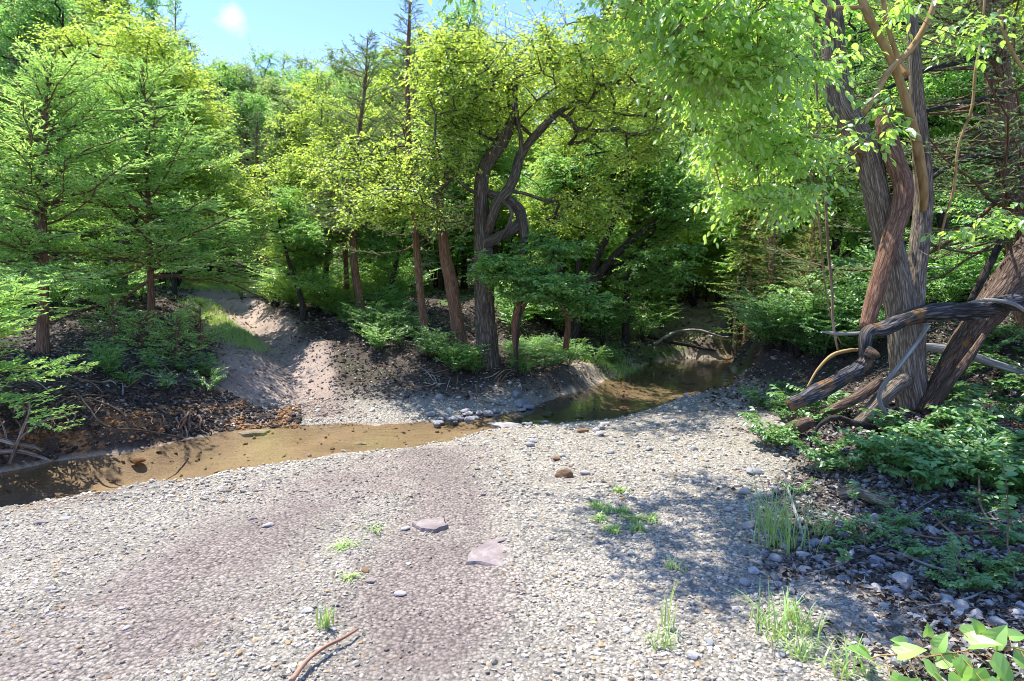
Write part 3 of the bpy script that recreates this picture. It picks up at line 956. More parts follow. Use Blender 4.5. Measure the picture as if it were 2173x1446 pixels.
def foliage_juniper(gw, gl, trunk, seed, nbranch=80, h0=0.15, L=(1.5, 0.2), elev=(0.15, 0.5), dens=1.0, needle=(0.045, 0.013), spacing=0.08, twr=0.004, bare=0.15, sides=4, powr=0.8, azr=None, curve=0.1):
    r = R(seed)
    trunk = np.asarray(trunk)
    seg = np.concatenate([[0], np.cumsum(np.linalg.norm(np.diff(trunk, axis=0), axis=1))]); T = seg[-1]
    SA, SB, SR = [], [], []
    P_, D_, L_, W_ = [], [], [], []
    for b in range(nbranch):
        t = h0 + (1 - h0) * ((b + r.random()) / nbranch) ** 0.9
        s = t * T
        base = np.array([np.interp(s, seg, trunk[:, i]) for i in range(3)])
        tt = (t - h0) / (1 - h0)
        Lb = (L[0] * (1 - tt) ** powr + L[1]) * r.uniform(0.4, 1.15)
        az = r.uniform(0, 2 * pi) if azr is None else r.uniform(*azr)
        e = elev[0] + (elev[1] - elev[0]) * tt + r.normal(0, 0.22)
        h = np.array([cos(az), sin(az), 0]); up = np.array([0, 0, 1.0]); sd = np.array([-sin(az), cos(az), 0])
        ns = 7; cj = r.normal(0, 0.25)
        q = np.linspace(0, 1, ns)[:, None]
        wob = np.cumsum(r.normal(0, 0.05, (ns, 3)), 0) * Lb * 0.5; wob[0] = 0
        pts = base + h * Lb * q * cos(e) + up * Lb * (q * sin(e) + (curve + cj) * (q ** 2 - q)) + wob
        SA += list(pts[:-1]); SB += list(pts[1:])
        rb = 0.005 + 0.009 * Lb
        SR += [rb * (1 - i / ns) + 0.0015 for i in range(ns - 1)]
        m = max(3, int(Lb * (1 - bare) / spacing * dens))
        qs = bare + (1 - bare) * (np.arange(m) + r.random(m)) / m
        for sg in (1, -1):
            bp = np.stack([np.interp(qs, q[:, 0], pts[:, i]) for i in range(3)], 1)
            sl = (0.10 + 0.42 * Lb * (1 - qs) ** 0.7 * (0.35 + qs)) * r.uniform(0.6, 1.2, m)
            ang = r.normal(0.85, 0.15, m)
            dr = h * np.cos(ang)[:, None] + sd * sg * np.sin(ang)[:, None] + up * (0.12 + e * 0.4 + r.normal(0, 0.16, m))[:, None]
            dr = nrm(dr)
            SA += list(bp); SB += list(bp + dr * sl[:, None]); SR += [0.0022] * m
            k = np.maximum(3, (sl / (needle[0] * 0.42) * dens)).astype(int)
            j = np.repeat(np.arange(m), k)
            f = np.concatenate([(np.arange(a) + 0.7) / a for a in k])
            s2 = np.where(r.random(len(j)) < 0.5, 1, -1)
            perp = nrm(np.cross(dr[j], up + r.normal(0, 0.25, (len(j), 3))))
            a2 = r.normal(0.6, 0.2, len(j))
            dd = dr[j] * np.cos(a2)[:, None] + perp * (s2 * np.sin(a2))[:, None] + r.normal(0, 0.15, (len(j), 3)) + up * 0.08
            P_.append(bp[j] + dr[j] * (sl[j] * f)[:, None]); D_.append(dd)
            ln = needle[0] * (1.5 - 0.7 * f) * r.uniform(0.7, 1.3, len(j))
            L_.append(ln); W_.append(np.full(len(j), needle[1]) * r.uniform(0.7, 1.4, len(j)))
    sticks(gw, np.array(SA), np.array(SB), np.array(SR), np.array(SR) * 0.7, sides)
    p = np.concatenate(P_); d = np.concatenate(D_); l = np.concatenate(L_); w = np.concatenate(W_)
    leaves4(gl, p, d, np.array([0, 0, 1.0]) + r.normal(0, 0.5, p.shape), l, w, 0.3)


def finish_tree(root, gw, gl, bark, leaf, wood_smooth=True):
    t = gw.obj('trunk', bark, root, smooth=wood_smooth)
    if gl is not None and gl.n:
        gl.obj('crown', leaf, root)
    return t


# ------------------------------------------------------------------ the twisted elm in the middle
D0 = 9.5
tp, tr_ = pxpath([(1036, 800, D0, 34), (1034, 740, D0, 31), (1029, 680, D0, 28), (1028, 620, D0, 27), (1026, 560, D0, 26), (1024, 500, D0, 25), (1022, 450, D0, 21), (1020, 405, D0, 20), (1028, 360, D0, 19), (1048, 325, D0, 18), (1068, 298, D0, 16), (1082, 268, D0, 14), (1090, 240, D0, 8), (1094, 190, D0 + .1, 6), (1098, 120, D0 + .1, 4)])
tr_ = tr_ * 0.74
tp = ground_base(tp)
root = thing('elm_tree', 'twisted old elm with a looping limb and bright yellow-green crown on the far bank', 'tree', (tp[0][0], tp[0][1], Z(tp[0][0], tp[0][1])))
gw = Geo()
cp, cr = tube(gw, tp, tr_, sides=56, k=9, rough=0.22, rs=1, ridges=0.03, flare=0.12)
lim = []
for lst, s in [([(1030, 520, D0 - .05, 12), (1055, 506, D0 - .1, 12), (1085, 490, D0 - .1, 13), (1104, 470, D0 - .1, 14), (1102, 447, D0 - .1, 14), (1085, 430, D0 - .1, 12), (1062, 420, D0 - .1, 10), (1040, 411, D0, 9), (1020, 400, D0, 9)], 24),
               ([(1028, 520, D0 + .1, 11), (1042, 470, D0 - .14, 12), (1056, 430, D0 - .18, 12), (1078, 405, D0 - .15, 13), (1094, 370, D0 - .1, 13), (1103, 335, D0, 11), (1122, 305, D0, 9), (1150, 272, D0, 9), (1185, 240, D0 + .1, 7), (1225, 215, D0 + .2, 5)], 24),
               ([(1098, 436, D0 - .1, 10), (1108, 470, D0 - .15, 12), (1112, 505, D0 - .15, 10), (1108, 540, D0 - .15, 8)], 20),
               ([(1055, 520, D0 - .2, 3), (1078, 480, D0 - .3, 4), (1085, 450, D0 - .3, 4), (1066, 425, D0 - .25, 4)], 10),
               ([(1103, 340, D0, 5), (1106, 300, D0 - .1, 5), (1100, 262, D0 - .1, 4), (1095, 220, D0, 4), (1085, 180, D0, 3)], 12),
               ([(1092, 262, D0, 6), (1110, 272, D0 + .1, 5), (1130, 290, D0 + .2, 4)], 10),
               ([(1072, 290, D0, 9), (1060, 285, D0 - .1, 7), (1056, 276, D0 - .12, 4)], 12),
               ([(1020, 415, D0, 6), (985, 395, D0 - .2, 4), (955, 360, D0 - .3, 3), (930, 330, D0 - .3, 2.5)], 10)]:
    a, b = pxpath(lst); b = b * 0.88
    q, qr = tube(gw, a, b, sides=s, k=7, rough=0.3, rs=s, ridges=0.014)
    lim.append((q, qr))
allp = np.concatenate([cp[len(cp) // 2:]] + [q for q, _ in lim[1:2] + lim[4:5] + lim[7:]])
allr = np.concatenate([cr[len(cr) // 2:]] + [q for _, q in lim[1:2] + lim[4:5] + lim[7:]])
ells = [E(1080, 190, 9.6, 200, 95, 1.9, 2.6), E(1000, 155, 9.7, 90, 60, 1.1, 0.7), E(1190, 140, 10.0, 120, 60, 1.5, 1.3), E(1290, 190, 9.8, 140, 100, 1.6, 1.6), E(955, 120, 9.5, 35, 50, .6, .4), E(960, 240, 9.2, 80, 60, .9, 1.0), E(1380, 120, 10.2, 90, 80, 1.2, 1.0), E(1400, 280, 10.2, 80, 80, 1.2, .8),
        E(1300, 300, 9.8, 100, 50, 1.0, .4), E(830, 440, 8.9, 120, 45, .8, 1.0), E(940, 330, 9.0, 75, 45, .8, .6), E(1230, 440, 9.9, 95, 60, 1.0, .8), E(780, 360, 9.6, 100, 60, 1.0, .7)]
C = ell_points(ells, 560, 'elmc', 0.38)
nd = grow(gw, allp, allr, C, 'elmg', 0.3, 0.0045, 5, 0.5, 0.6, rcap=0.05)
gl = Geo()
cluster_leaves(gl, gw, C, 'elml', 9, 13, (0.2, 0.62), (0.036, 0.068), 0.55, 0.25, 0.45, twr=0.004)
finish_tree(root, gw, gl, M['bark_elm'], M['leaf_yellow'])
# low leafy boughs hanging in front of its trunk
root2 = thing('elm_sapling', 'young elm with low green layered boughs beside the twisted trunk', 'sapling', tuple(G(1095, 800)))
bpt = G(1095, 800)
p0 = np.array([bpt, bpt + [0.02, 0, .5], P(1110, 620, 9.0), P(1120, 560, 8.9)])
gw = Geo(); q, qr = tube(gw, p0, [0.022, 0.02, 0.014, 0.008], 8, 5)
C = ell_points([E(1150, 600, 8.8, 100, 45, .7, 2), E(1060, 570, 8.7, 60, 35, .5, .8), E(1240, 640, 9.0, 60, 30, .5, .6), E(1180, 530, 9.2, 70, 35, .5, .7)], 130, 'lb')
grow(gw, q, qr, C, 'lbg', 0.25, 0.003, 4)
gl = Geo(); cluster_leaves(gl, gw, C, 'lbl', 8, 12, (0.15, 0.4), (0.05, 0.08), 0.5, 0.2, 0.2)
finish_tree(root2, gw, gl, M['bark_dark'], M['leaf_green'])


# ------------------------------------------------------------------ slender junipers on the far bank
def juniper_tree(name, label, lst, bark, leaf, seed, group=None, tubek=5, **kw):
    p, r = pxpath(lst); p = ground_base(p)
    root = thing(name, label, 'tree', (p[0][0], p[0][1], Z(p[0][0], p[0][1])), group)
    gw = Geo(); q, qr = tube(gw, p, r, 18, tubek, 0.2, zlib.crc32(seed.encode()) % 7, ridges=0.01, flare=0.05)
    gl = Geo()
    foliage_juniper(gw, gl, q, seed, **kw)
    finish_tree(root, gw, gl, M[bark], M[leaf])
    return root


juniper_tree('juniper_tree', 'tall thin juniper with sparse grey-green boughs and a bare pointed top', [(907, 745, 10.4, 9), (898, 670, 10.4, 8), (888, 580, 10.4, 7.5), (882, 500, 10.4, 7), (872, 380, 10.4, 6.5), (866, 260, 10.4, 5.5), (866, 130, 10.4, 5), (870, 5, 10.4, 2)],
             'bark_cedar', 'cedar_dark', 'jun1', nbranch=92, h0=0.28, L=(1.15, 0.12), elev=(0.1, 0.8), dens=0.75, needle=(0.06, 0.015), bare=0.3)
juniper_tree('juniper_tree', 'stout juniper trunk close behind the twisted elm', [(982, 745, 10.1, 17), (968, 670, 10.1, 14), (956, 600, 10.1, 14), (944, 540, 10.1, 12), (936, 470, 10.1, 10), (930, 380, 10.2, 8), (925, 250, 10.3, 7), (930, 130, 10.3, 3)],
             'bark_cedar', 'cedar_dark', 'jun2', nbranch=60, h0=0.45, L=(0.9, 0.15), elev=(0.1, 0.7), dens=0.7, needle=(0.06, 0.015), bare=0.2)
juniper_tree('juniper_tree', 'reddish juniper at the head of the trail with a wide green crown', [(770, 690, 12, 10), (760, 620, 12, 9), (750, 540, 12, 8), (752, 420, 12, 7), (760, 300, 12, 5), (775, 180, 12, 3), (780, 80, 12, 1)],
             'bark_cedar', 'cedar_dark', 'jun3', nbranch=95, h0=0.3, L=(1.5, 0.2), elev=(0.1, 0.8), dens=0.75, needle=(0.065, 0.017))
juniper_tree('juniper_tree', 'thin leaning juniper between the trail and the reddish trunk', [(738, 660, 13, 6), (735, 580, 13, 5), (728, 450, 13, 5), (722, 330, 13, 3), (720, 250, 13, 1)],
             'bark_cedar', 'cedar_dark', 'jun4', nbranch=60, h0=0.35, L=(1.2, 0.2), elev=(0.0, 0.6), dens=0.7, needle=(0.065, 0.018))

# ------------------------------------------------------------------ left bank
juniper_tree('juniper_tree', 'bright green juniper with a bare reddish trunk on the left bank', [(92, 770, 7.9, 17), (91, 720, 7.9, 11), (92, 620, 7.9, 10), (90, 500, 7.9, 8), (92, 390, 7.9, 7), (96, 280, 7.9, 4), (100, 130, 7.9, 1)],
             'bark_cedar', 'cedar_bright', 'junA', nbranch=125, h0=0.26, L=(1.7, 0.3), elev=(0.12, 0.75), dens=1.0, needle=(0.06, 0.021), spacing=0.085)
juniper_tree('juniper_tree', 'wide bright green juniper with flat layered boughs reaching toward the trail', [(318, 690, 9.3, 8), (320, 620, 9.3, 7), (316, 500, 9.3, 6), (312, 380, 9.3, 5), (308, 260, 9.4, 4), (305, 150, 9.4, 1)],
             'bark_cedar', 'cedar_bright', 'junB', nbranch=125, h0=0.22, L=(1.95, 0.35), elev=(0.02, 0.7), dens=1.0, needle=(0.06, 0.022), spacing=0.09)
juniper_tree('juniper_sapling', 'low young juniper with drooping green fronds over the left creek edge', [(-95, 905, 5.6, 12), (-92, 820, 5.6, 9), (-90, 720, 5.6, 7), (-86, 640, 5.6, 3), (-84, 560, 5.6, 1)],
             'bark_cedar', 'cedar_bright', 'junC', nbranch=44, h0=0.12, L=(1.05, 0.2), elev=(-0.08, 0.4), dens=1.2, needle=(0.05, 0.018), spacing=0.06)
for i, (u, v, d, s) in enumerate([(240, 745, 8.2, .5), (375, 770, 7.9, .4), (300, 760, 8.1, .35), (425, 720, 8.6, .35)]):
    juniper_tree('juniper_sapling', ['bushy juniper seedling on the left bank litter', 'juniper seedling at the lip beside the trail', 'small juniper seedling between two bigger ones', 'juniper seedling touching the trail grass'][i],
                 [(u, v, d, 4), (u + 3, v - 60 * s, d, 3), (u, v - 130 * s, d, 2), (u, v - 230 * s, d, .7)], 'bark_cedar', 'cedar_bright', f'sd{i}', nbranch=26, h0=0.05, L=(0.42, 0.1), elev=(0.1, 0.9), dens=1, needle=(0.04, 0.012), spacing=0.05)


def broadleaf(name, label, lst, ells, n, bark, leaf, seed, group=None, ll=(0.045, 0.075), tw=9, nl=13, rmin=0.005, sides=16, cat='tree', tl=(0.2, 0.55), ridges=0.012, **kw):
    p, r = pxpath(lst); p = ground_base(p)
    root = thing(name, label, cat, (p[0][0], p[0][1], Z(p[0][0], p[0][1])), group)
    gw = Geo(); q, qr = tube(gw, p, r, sides, 5, 0.25, zlib.crc32(seed.encode()) % 7, ridges=ridges, flare=0.2)
    C = ell_points(ells, n, seed + 'c')
    grow(gw, q, qr, C, seed + 'g', 0.35, rmin, 4)
    gl = Geo(); cluster_leaves(gl, gw, C, seed + 'l', tw, nl, tl, ll, 0.55, 0.22, 0.35, **kw)
    finish_tree(root, gw, gl, M[bark], M[leaf])
    return root


broadleaf('elm_tree', 'yellow-green elm rising behind the left bank junipers', [(255, 640, 11.5, 10), (262, 540, 11.5, 9), (270, 400, 11.5, 8), (285, 260, 11.5, 6), (310, 130, 11.5, 3), (318, 70, 11.5, 1.5)],
          [E(320, 130, 11.5, 70, 90, .8, 1.2), E(250, 230, 11.5, 120, 80, 1.2, 1.3), E(390, 240, 11.4, 75, 90, 1.0, 1.2), E(430, 380, 11.2, 120, 80, 1.2, 1.6), E(280, 380, 11.3, 150, 70, 1.3, 1.3), E(180, 120, 12, 70, 60, .9, .6), E(520, 440, 11, 55, 45, .7, .4)],
          430, 'bark_elm', 'leaf_yellow', 'elmL')
broadleaf('elm_tree', 'dark-stemmed elm with many thin trunks fanned over the creek bend', [(1208, 735, 12.6, 14), (1225, 670, 12.5, 12), (1242, 615, 12.4, 12), (1262, 560, 12.4, 8), (1290, 495, 12.4, 7), (1320, 430, 12.4, 6), (1335, 370, 12.4, 4)],
          [E(1330, 330, 12.5, 130, 70, 1.4, 1.2), E(1430, 420, 12.2, 90, 70, 1.2, 1), E(1200, 380, 12.8, 110, 70, 1.3, .8), E(1390, 560, 12.0, 90, 60, 1, .7)], 300, 'bark_dark', 'leaf_green', 'elmM', rmin=0.006)
# extra stems of that tree
rt = [o for o in bpy.data.objects if o.get('label', '').startswith('dark-stemmed')][0]
for lst in [[(1240, 620, 12.4, 9), (1290, 560, 12.3, 9), (1345, 505, 12.2, 8), (1400, 462, 12.1, 6), (1430, 420, 12.1, 4)], [(1245, 610, 12.4, 8), (1275, 590, 12.5, 8), (1320, 560, 12.5, 7), (1370, 525, 12.5, 5), (1410, 505, 12.5, 3)], [(1225, 640, 12.4, 7), (1228, 560, 12.6, 6), (1240, 480, 12.6, 5), (1246, 400, 12.6, 3)]]:
    gg = Geo(); a, b = pxpath(lst); tube(gg, a, b, 10, 5, 0.3, 3); gg.obj('stem', M['bark_dark'], rt, smooth=True)


# ------------------------------------------------------------------ the big twisted tree on the right
DR = 6.5
tp, tr_ = pxpath([(1944, 900, DR, 37), (1940, 850, DR, 34), (1928, 790, DR, 32), (1918, 710, DR, 31), (1908, 630, DR, 30), (1893, 550, DR, 28), (1873, 470, DR, 25), (1858, 400, DR, 24), (1842, 330, DR, 25), (1812, 275, DR, 26), (1782, 215, DR, 25), (1772, 150, DR, 23), (1766, 70, DR, 22), (1756, 0, DR, 21), (1750, -70, DR, 22), (1742, -160, DR, 19)])
tp = ground_base(tp)
root = thing('hackberry_tree', 'big grey twisted tree with furrowed bark and several fused trunks on the right bank', 'tree', (tp[0][0], tp[0][1], Z(tp[0][0], tp[0][1])))
gw = Geo()
cp, cr = tube(gw, tp, tr_, 90, 12, 0.14, 2, ridges=0.028, flare=0.05)
gw.obj('trunk', M['bark_grey'], root, smooth=True)
g1 = Geo()
a, b = pxpath([(1950, 850, DR + .08, 18), (1942, 760, DR + .1, 20), (1938, 660, DR + .1, 21), (1946, 570, DR + .15, 19), (1956, 470, DR + .2, 18), (1960, 380, DR + .2, 17), (1954, 300, DR + .2, 17), (1948, 235, DR + .2, 14), (1942, 150, DR + .2, 12), (1935, 20, DR + .2, 9)])
q3, r3 = tube(g1, a, b, 60, 10, 0.2, 5, ridges=0.018)
g1.obj('stem', M['bark_grey'], root, smooth=True)
g1 = Geo()
a, b = pxpath([(1868, 235, DR - .05, 12), (1880, 280, DR - .1, 18), (1897, 335, DR - .15, 18), (1917, 390, DR - .2, 18), (1914, 440, DR - .25, 18), (1894, 500, DR - .33, 17), (1872, 570, DR - .42, 17), (1853, 640, DR - .5, 16), (1838, 698, DR - .55, 14)])
tube(g1, a, b, 50, 10, 0.2, 4, ridges=0.012)
tag(g1.obj('stem', M['bark_red'], root, smooth=True), 'reddish smooth stem crossing in front of the trunk')
gt = Geo()
for lst in [[(1958, 450, DR + .16, 7), (1960, 405, DR + .04, 9), (1950, 330, DR - .08, 10), (1935, 260, DR - .1, 9), (1908, 170, DR - .15, 8), (1878, 100, DR - .2, 8), (1850, 50, DR - .2, 8), (1826, -10, DR - .2, 8), (1810, -80, DR - .2, 7)],
            [(1832, 240, DR - .3, 6), (1856, 205, DR - .35, 6), (1888, 150, DR - .35, 6), (1930, 108, DR - .3, 7), (1962, 58, DR - .3, 6), (1985, 0, DR - .3, 6), (2000, -80, DR - .3, 5)],
            [(1828, 16, DR - .25, 4), (1760, 18, DR - .5, 5), (1680, 24, DR - .9, 5), (1600, 28, DR - 1.3, 4), (1520, 14, DR - 1.8, 4), (1450, -12, DR - 2.2, 3)],
            [(1925, 160, DR - .1, 6), (1905, 120, DR, 5), (1885, 60, DR, 5), (1870, -20, DR, 4)]]:
    a, b = pxpath(lst); tube(gt, a, b, 12, 6, 0.1, 3)
gt.obj('branch', M['bark_tan'], root, smooth=True)
# overhanging canopy: long pointed leaves over the bar, plus unseen clusters added for shade
gw = Geo(); gl = Geo()
hub, hr = pxpath([(1766, 70, DR, 12), (1700, 0, 5.9, 9), (1620, -60, 5.0, 8), (1500, -110, 4.3, 6), (1400, -140, 4.3, 6), (1250, -170, 4.8, 5), (1080, -190, 5.2, 4), (900, -200, 5.0, 2)])  # left end runs out of view to carry the added shade clusters
q, qr = tube(gw, hub, hr, 10, 6, 0.1, 1)
hub2, hr2 = pxpath([(1842, 330, DR, 9), (1780, 300, 6.1, 7), (1700, 290, 5.7, 6), (1600, 300, 5.5, 4), (1510, 330, 5.4, 2)])
q2, qr2 = tube(gw, hub2, hr2, 10, 6, 0.1, 1)
ells = [E(1370, 20, 4.3, 130, 45, .6, 0.6), E(1530, 40, 4.8, 130, 75, .8, 0.7), E(1580, 60, 4.2, 160, 100, .8, 1.4), E(1540, 160, 4.4, 90, 65, .6, .6), E(1600, 200, 5.2, 120, 100, .9, 1.1), E(1570, 280, 5.0, 75, 50, .6, .5),
        E(1640, 320, 5.6, 105, 80, .8, .9), E(1610, 410, 5.4, 100, 45, .7, .5), E(1690, 130, 7.2, 60, 120, .6, .5), E(1700, 420, 7.4, 70, 60, .6, .4), E(1450, 90, 4.2, 55, 40, .4, .3), E(1500, -70, 4.8, 200, 30, .9, .4), E(1200, -150, 4.6, 160, 50, .9, .9), E(1100, -170, 5.6, 130, 50, .8, .7), E(1350, -220, 5.0, 200, 60, 1.0, .6), E(1010, -150, 4.5, 160, 45, .8, 1.0), E(1080, -140, 5.6, 140, 45, .8, .8), E(880, -160, 5.2, 110, 40, .7, .5)]  # clusters above the frame are added to throw dapple on the bar
C = ell_points(ells, 320, 'over', 0.6)
grow(gw, np.concatenate([q, q2]), np.concatenate([qr, qr2]), C, 'og', 0.3, 0.003, 5, 0.42, 0.1, rcap=0.02)
cluster_leaves(gl, gw, C, 'ol', 7, 10, (0.2, 0.45), (0.04, 0.074), 0.5, 0.55, 0.42, big=True, twr=0.0022)
# sprays in front of the trunks
C2 = ell_points([E(1840, 300, 5.7, 80, 25, .3, .5), E(1930, 220, 5.8, 50, 25, .3, .4), E(1920, 10, 6, 100, 25, .5, .5), E(2080, 470, 5.4, 90, 40, .4, .9), E(2060, 60, 6.2, 100, 60, .6, .8)], 20, 'ov2')
grow(gw, q3, r3, C2, 'og2', 0.3, 0.0025, 4, 0.4, 0.2, rcap=0.012)
cluster_leaves(gl, gw, C2, 'ol2', 4, 8, (0.2, 0.45), (0.06, 0.10), 0.5, 0.4, 0.3, big=True, twr=0.002)
gw.obj('limb', M['twig_brown'], root, smooth=True)
gl.obj('crown', M['leaf_over'], root)

# juniper at the right edge, all dead horizontal twigs
p, r = pxpath([(2200, 760, 8.2, 34), (2186, 640, 8.2, 31), (2168, 520, 8.2, 29), (2152, 410, 8.2, 29), (2134, 290, 8.2, 26), (2118, 160, 8.2, 23), (2104, 40, 8.2, 21), (2098, -60, 8.2, 19), (2090, -200, 8.2, 15)])
p = ground_base(p)
root = thing('juniper_tree', 'old shaggy juniper with long bare horizontal twigs at the right edge', 'tree', (p[0][0], p[0][1], Z(p[0][0], p[0][1])))
gw = Geo(); q, qr = tube(gw, p, r, 50, 9, 0.2, 6, ridges=0.022)
gl = Geo()
foliage_juniper(gw, gl, q, 'jR', nbranch=110, h0=0.25, L=(2.3, 0.7), elev=(-0.05, 0.35), dens=0.7, needle=(0.06, 0.02), spacing=0.09, bare=0.3, azr=(radians(80), radians(300)), curve=0.35)
finish_tree(root, gw, gl, M['bark_cedar'], M['cedar_dark'])
for lst in [[(2140, 330, 8.1, 10), (2080, 330, 7.9, 8), (2020, 350, 7.7, 6), (1975, 380, 7.6, 4), (1950, 400, 7.6, 2)], [(2118, 110, 8.1, 8), (2040, 130, 7.8, 6), (1960, 150, 7.7, 5), (1880, 190, 7.7, 3)], [(2110, 70, 8.1, 5), (2020, 60, 7.9, 4), (1900, 50, 7.9, 3), (1820, 70, 7.9, 2)], [(2135, 200, 8.1, 6), (2060, 215, 7.8, 5), (1970, 235, 7.6, 4), (1900, 265, 7.6, 2)]]:
    gg = Geo(); a, b = pxpath(lst); tube(gg, a, b, 10, 6, 0.2, 3); gg.obj('limb', M['bark_dark'], root, smooth=True)


def log(name, label, lst, mat, cat='log', sides=40, group=None, rough=0.25, ridges=0.014, extra=(), slim=1.0):
    p, r = pxpath(lst); r = r * slim
    mid = p[len(p) // 2]
    g = Geo(); tube(g, p, r, sides, 9, rough, zlib.crc32(label.encode()) % 9, ridges=ridges)
    for e in extra:
        a, b = pxpath(e); tube(g, a, b, max(8, sides // 2), 6, rough, 2, ridges=ridges * .6)
    o = g.obj(name, M[mat], None, smooth=True)
    return tag(o, label, cat, group)


log('fallen_log', 'thick reddish log leaning up to the right behind the broken branch', [(1960, 880, 6.3, 24), (1990, 828, 6.35, 27), (2030, 755, 6.45, 33), (2075, 690, 6.5, 36), (2120, 630, 6.6, 42), (2175, 555, 6.7, 46), (2240, 470, 6.8, 46), (2330, 360, 6.9, 44)], 'log_red', sides=56, ridges=0.03, slim=0.78,
    extra=[[(1970, 870, 6.2, 10), (2010, 820, 6.2, 9), (2050, 770, 6.2, 9), (2090, 710, 6.25, 6)]])
log('broken_branch', 'blackened broken branch with exposed orange wood, elbowed below the red stem', [(2230, 640, 6.1, 20), (2165, 640, 6.05, 22), (2100, 652, 6.0, 24), (2040, 660, 5.95, 23), (1975, 664, 5.9, 24), (1915, 680, 5.88, 22), (1870, 700, 5.86, 20), (1848, 703, 5.85, 19), (1838, 715, 5.84, 18), (1835, 745, 5.82, 17), (1836, 768, 5.8, 19), (1822, 785, 5.76, 20), (1785, 806, 5.7, 19), (1740, 830, 5.65, 22), (1705, 846, 5.6, 18), (1676, 858, 5.55, 19)],
    'log_dark', 'branch', 48, rough=0.55, ridges=0.03, slim=0.74, extra=[[(1840, 745, 5.75, 12), (1856, 752, 5.7, 9), (1862, 760, 5.68, 7)], [(2160, 655, 5.9, 6), (2110, 640, 5.9, 7), (2150, 650, 5.9, 5), (2180, 668, 5.9, 3)]])
log('fallen_log', 'short reddish log lying under the blackened branch', [(1745, 880, 6.3, 10), (1785, 862, 6.3, 13), (1830, 838, 6.3, 13), (1870, 808, 6.35, 10)], 'log_red', sides=30, slim=0.85)
log('fallen_log', 'grey round log resting against the foot of the big tree', [(1815, 905, 6.2, 13), (1850, 870, 6.25, 15), (1890, 830, 6.3, 16), (1925, 805, 6.35, 14)], 'bark_grey', sides=30)
log('tree_stub', 'ragged brown stub of root wood at the edge of the herbs', [(1632, 912, 6.1, 10), (1665, 918, 6.05, 14), (1695, 905, 6.05, 15), (1722, 896, 6.1, 12)], 'log_red', 'stump', 24, ridges=0.02, extra=[[(1672, 915, 6.0, 9), (1664, 935, 5.95, 7)]])
log('curved_branch', 'dark arched branch looping out of the green herbs', [(1722, 975, 5.7, 4), (1722, 935, 5.7, 5), (1742, 900, 5.7, 7), (1775, 886, 5.75, 9), (1810, 898, 5.8, 10), (1850, 908, 5.85, 12), (1900, 925, 5.9, 10)], 'bark_dark', 'branch', 14, slim=0.65)
log('dry_stick', 'bent grey stick leaning against the big trunk', [(1884, 885, 5.75, 4), (1866, 850, 5.75, 5), (1872, 822, 5.75, 5), (1905, 780, 5.75, 5), (1940, 735, 5.8, 5), (1972, 690, 5.8, 4)], 'deadwood', 'stick', 12)
log('dry_stick', 'tan arched stick left of the broken elbow', [(1713, 822, 6.0, 2), (1735, 785, 6.0, 3), (1765, 755, 6.0, 4), (1800, 744, 6.0, 4), (1835, 742, 6.05, 3)], 'bark_tan', 'stick', 10)
log('dry_stick', 'pale straight twig poking left from the elbow of the branch', [(1742, 704, 5.9, 1.5), (1775, 708, 5.9, 4), (1812, 708, 5.9, 4), (1835, 706, 5.9, 4)], 'deadwood', 'stick', 10)
log('dead_limb', 'split silvery limb lying behind the big tree', [(1900, 738, 7.2, 6), (1960, 737, 7.2, 8), (2010, 742, 7.2, 10), (2060, 755, 7.15, 9), (2120, 775, 7.1, 8), (2200, 800, 7.0, 8)], 'deadwood', 'branch', 18)
log('dry_stick', 'thin pale curved twig resting on the black branch', [(2185, 668, 5.7, 3), (2150, 645, 5.75, 4), (2100, 637, 5.8, 4), (2060, 642, 5.85, 3)], 'deadwood', 'stick', 10)
log('curved_branch', 'dark leaning branch crossing above the thick log', [(2060, 640, 7.4, 7), (2095, 570, 7.4, 8), (2120, 520, 7.4, 7), (2140, 470, 7.4, 5)], 'bark_dark', 'branch', 12)

# hanging vines
for i, lst in enumerate([[(1722, 20, 5.9, 2), (1728, 110, 5.9, 2.5), (1735, 220, 5.9, 2), (1746, 330, 5.9, 2.5), (1752, 430, 5.9, 2.5), (1758, 530, 5.9, 3), (1766, 620, 5.9, 3), (1768, 690, 5.9, 3), (1778, 745, 5.9, 2)],
                         [(2092, -60, 6.7, 2), (2085, 60, 6.65, 2), (2070, 150, 6.6, 2.5), (2062, 230, 6.6, 2.5), (2034, 310, 6.6, 2.5), (2024, 400, 6.6, 2.5), (2004, 470, 6.6, 2.5), (1990, 540, 6.6, 2)],
                         [(1714, 260, 6.2, 1.5), (1722, 380, 6.2, 1.5), (1738, 470, 6.2, 2), (1750, 600, 6.2, 1.5), (1768, 690, 6.2, 1.5), (1785, 730, 6.2, 1)],
                         [(2120, 20, 6.4, 3), (2135, 80, 6.4, 3), (2160, 130, 6.4, 3), (2185, 160, 6.4, 3)]]):
    log('hanging_vine', ['long thin brown vine hanging left of the big trunk', 'tan vine slanting down between the stems and the shaggy juniper', 'very thin twisted vine behind the long hanging one', 'pale vine curving off the frame past the juniper top'][i], lst, 'bark_tan' if i in (1, 3) else 'twig_brown', 'vine', 8, rough=0.4, ridges=0)


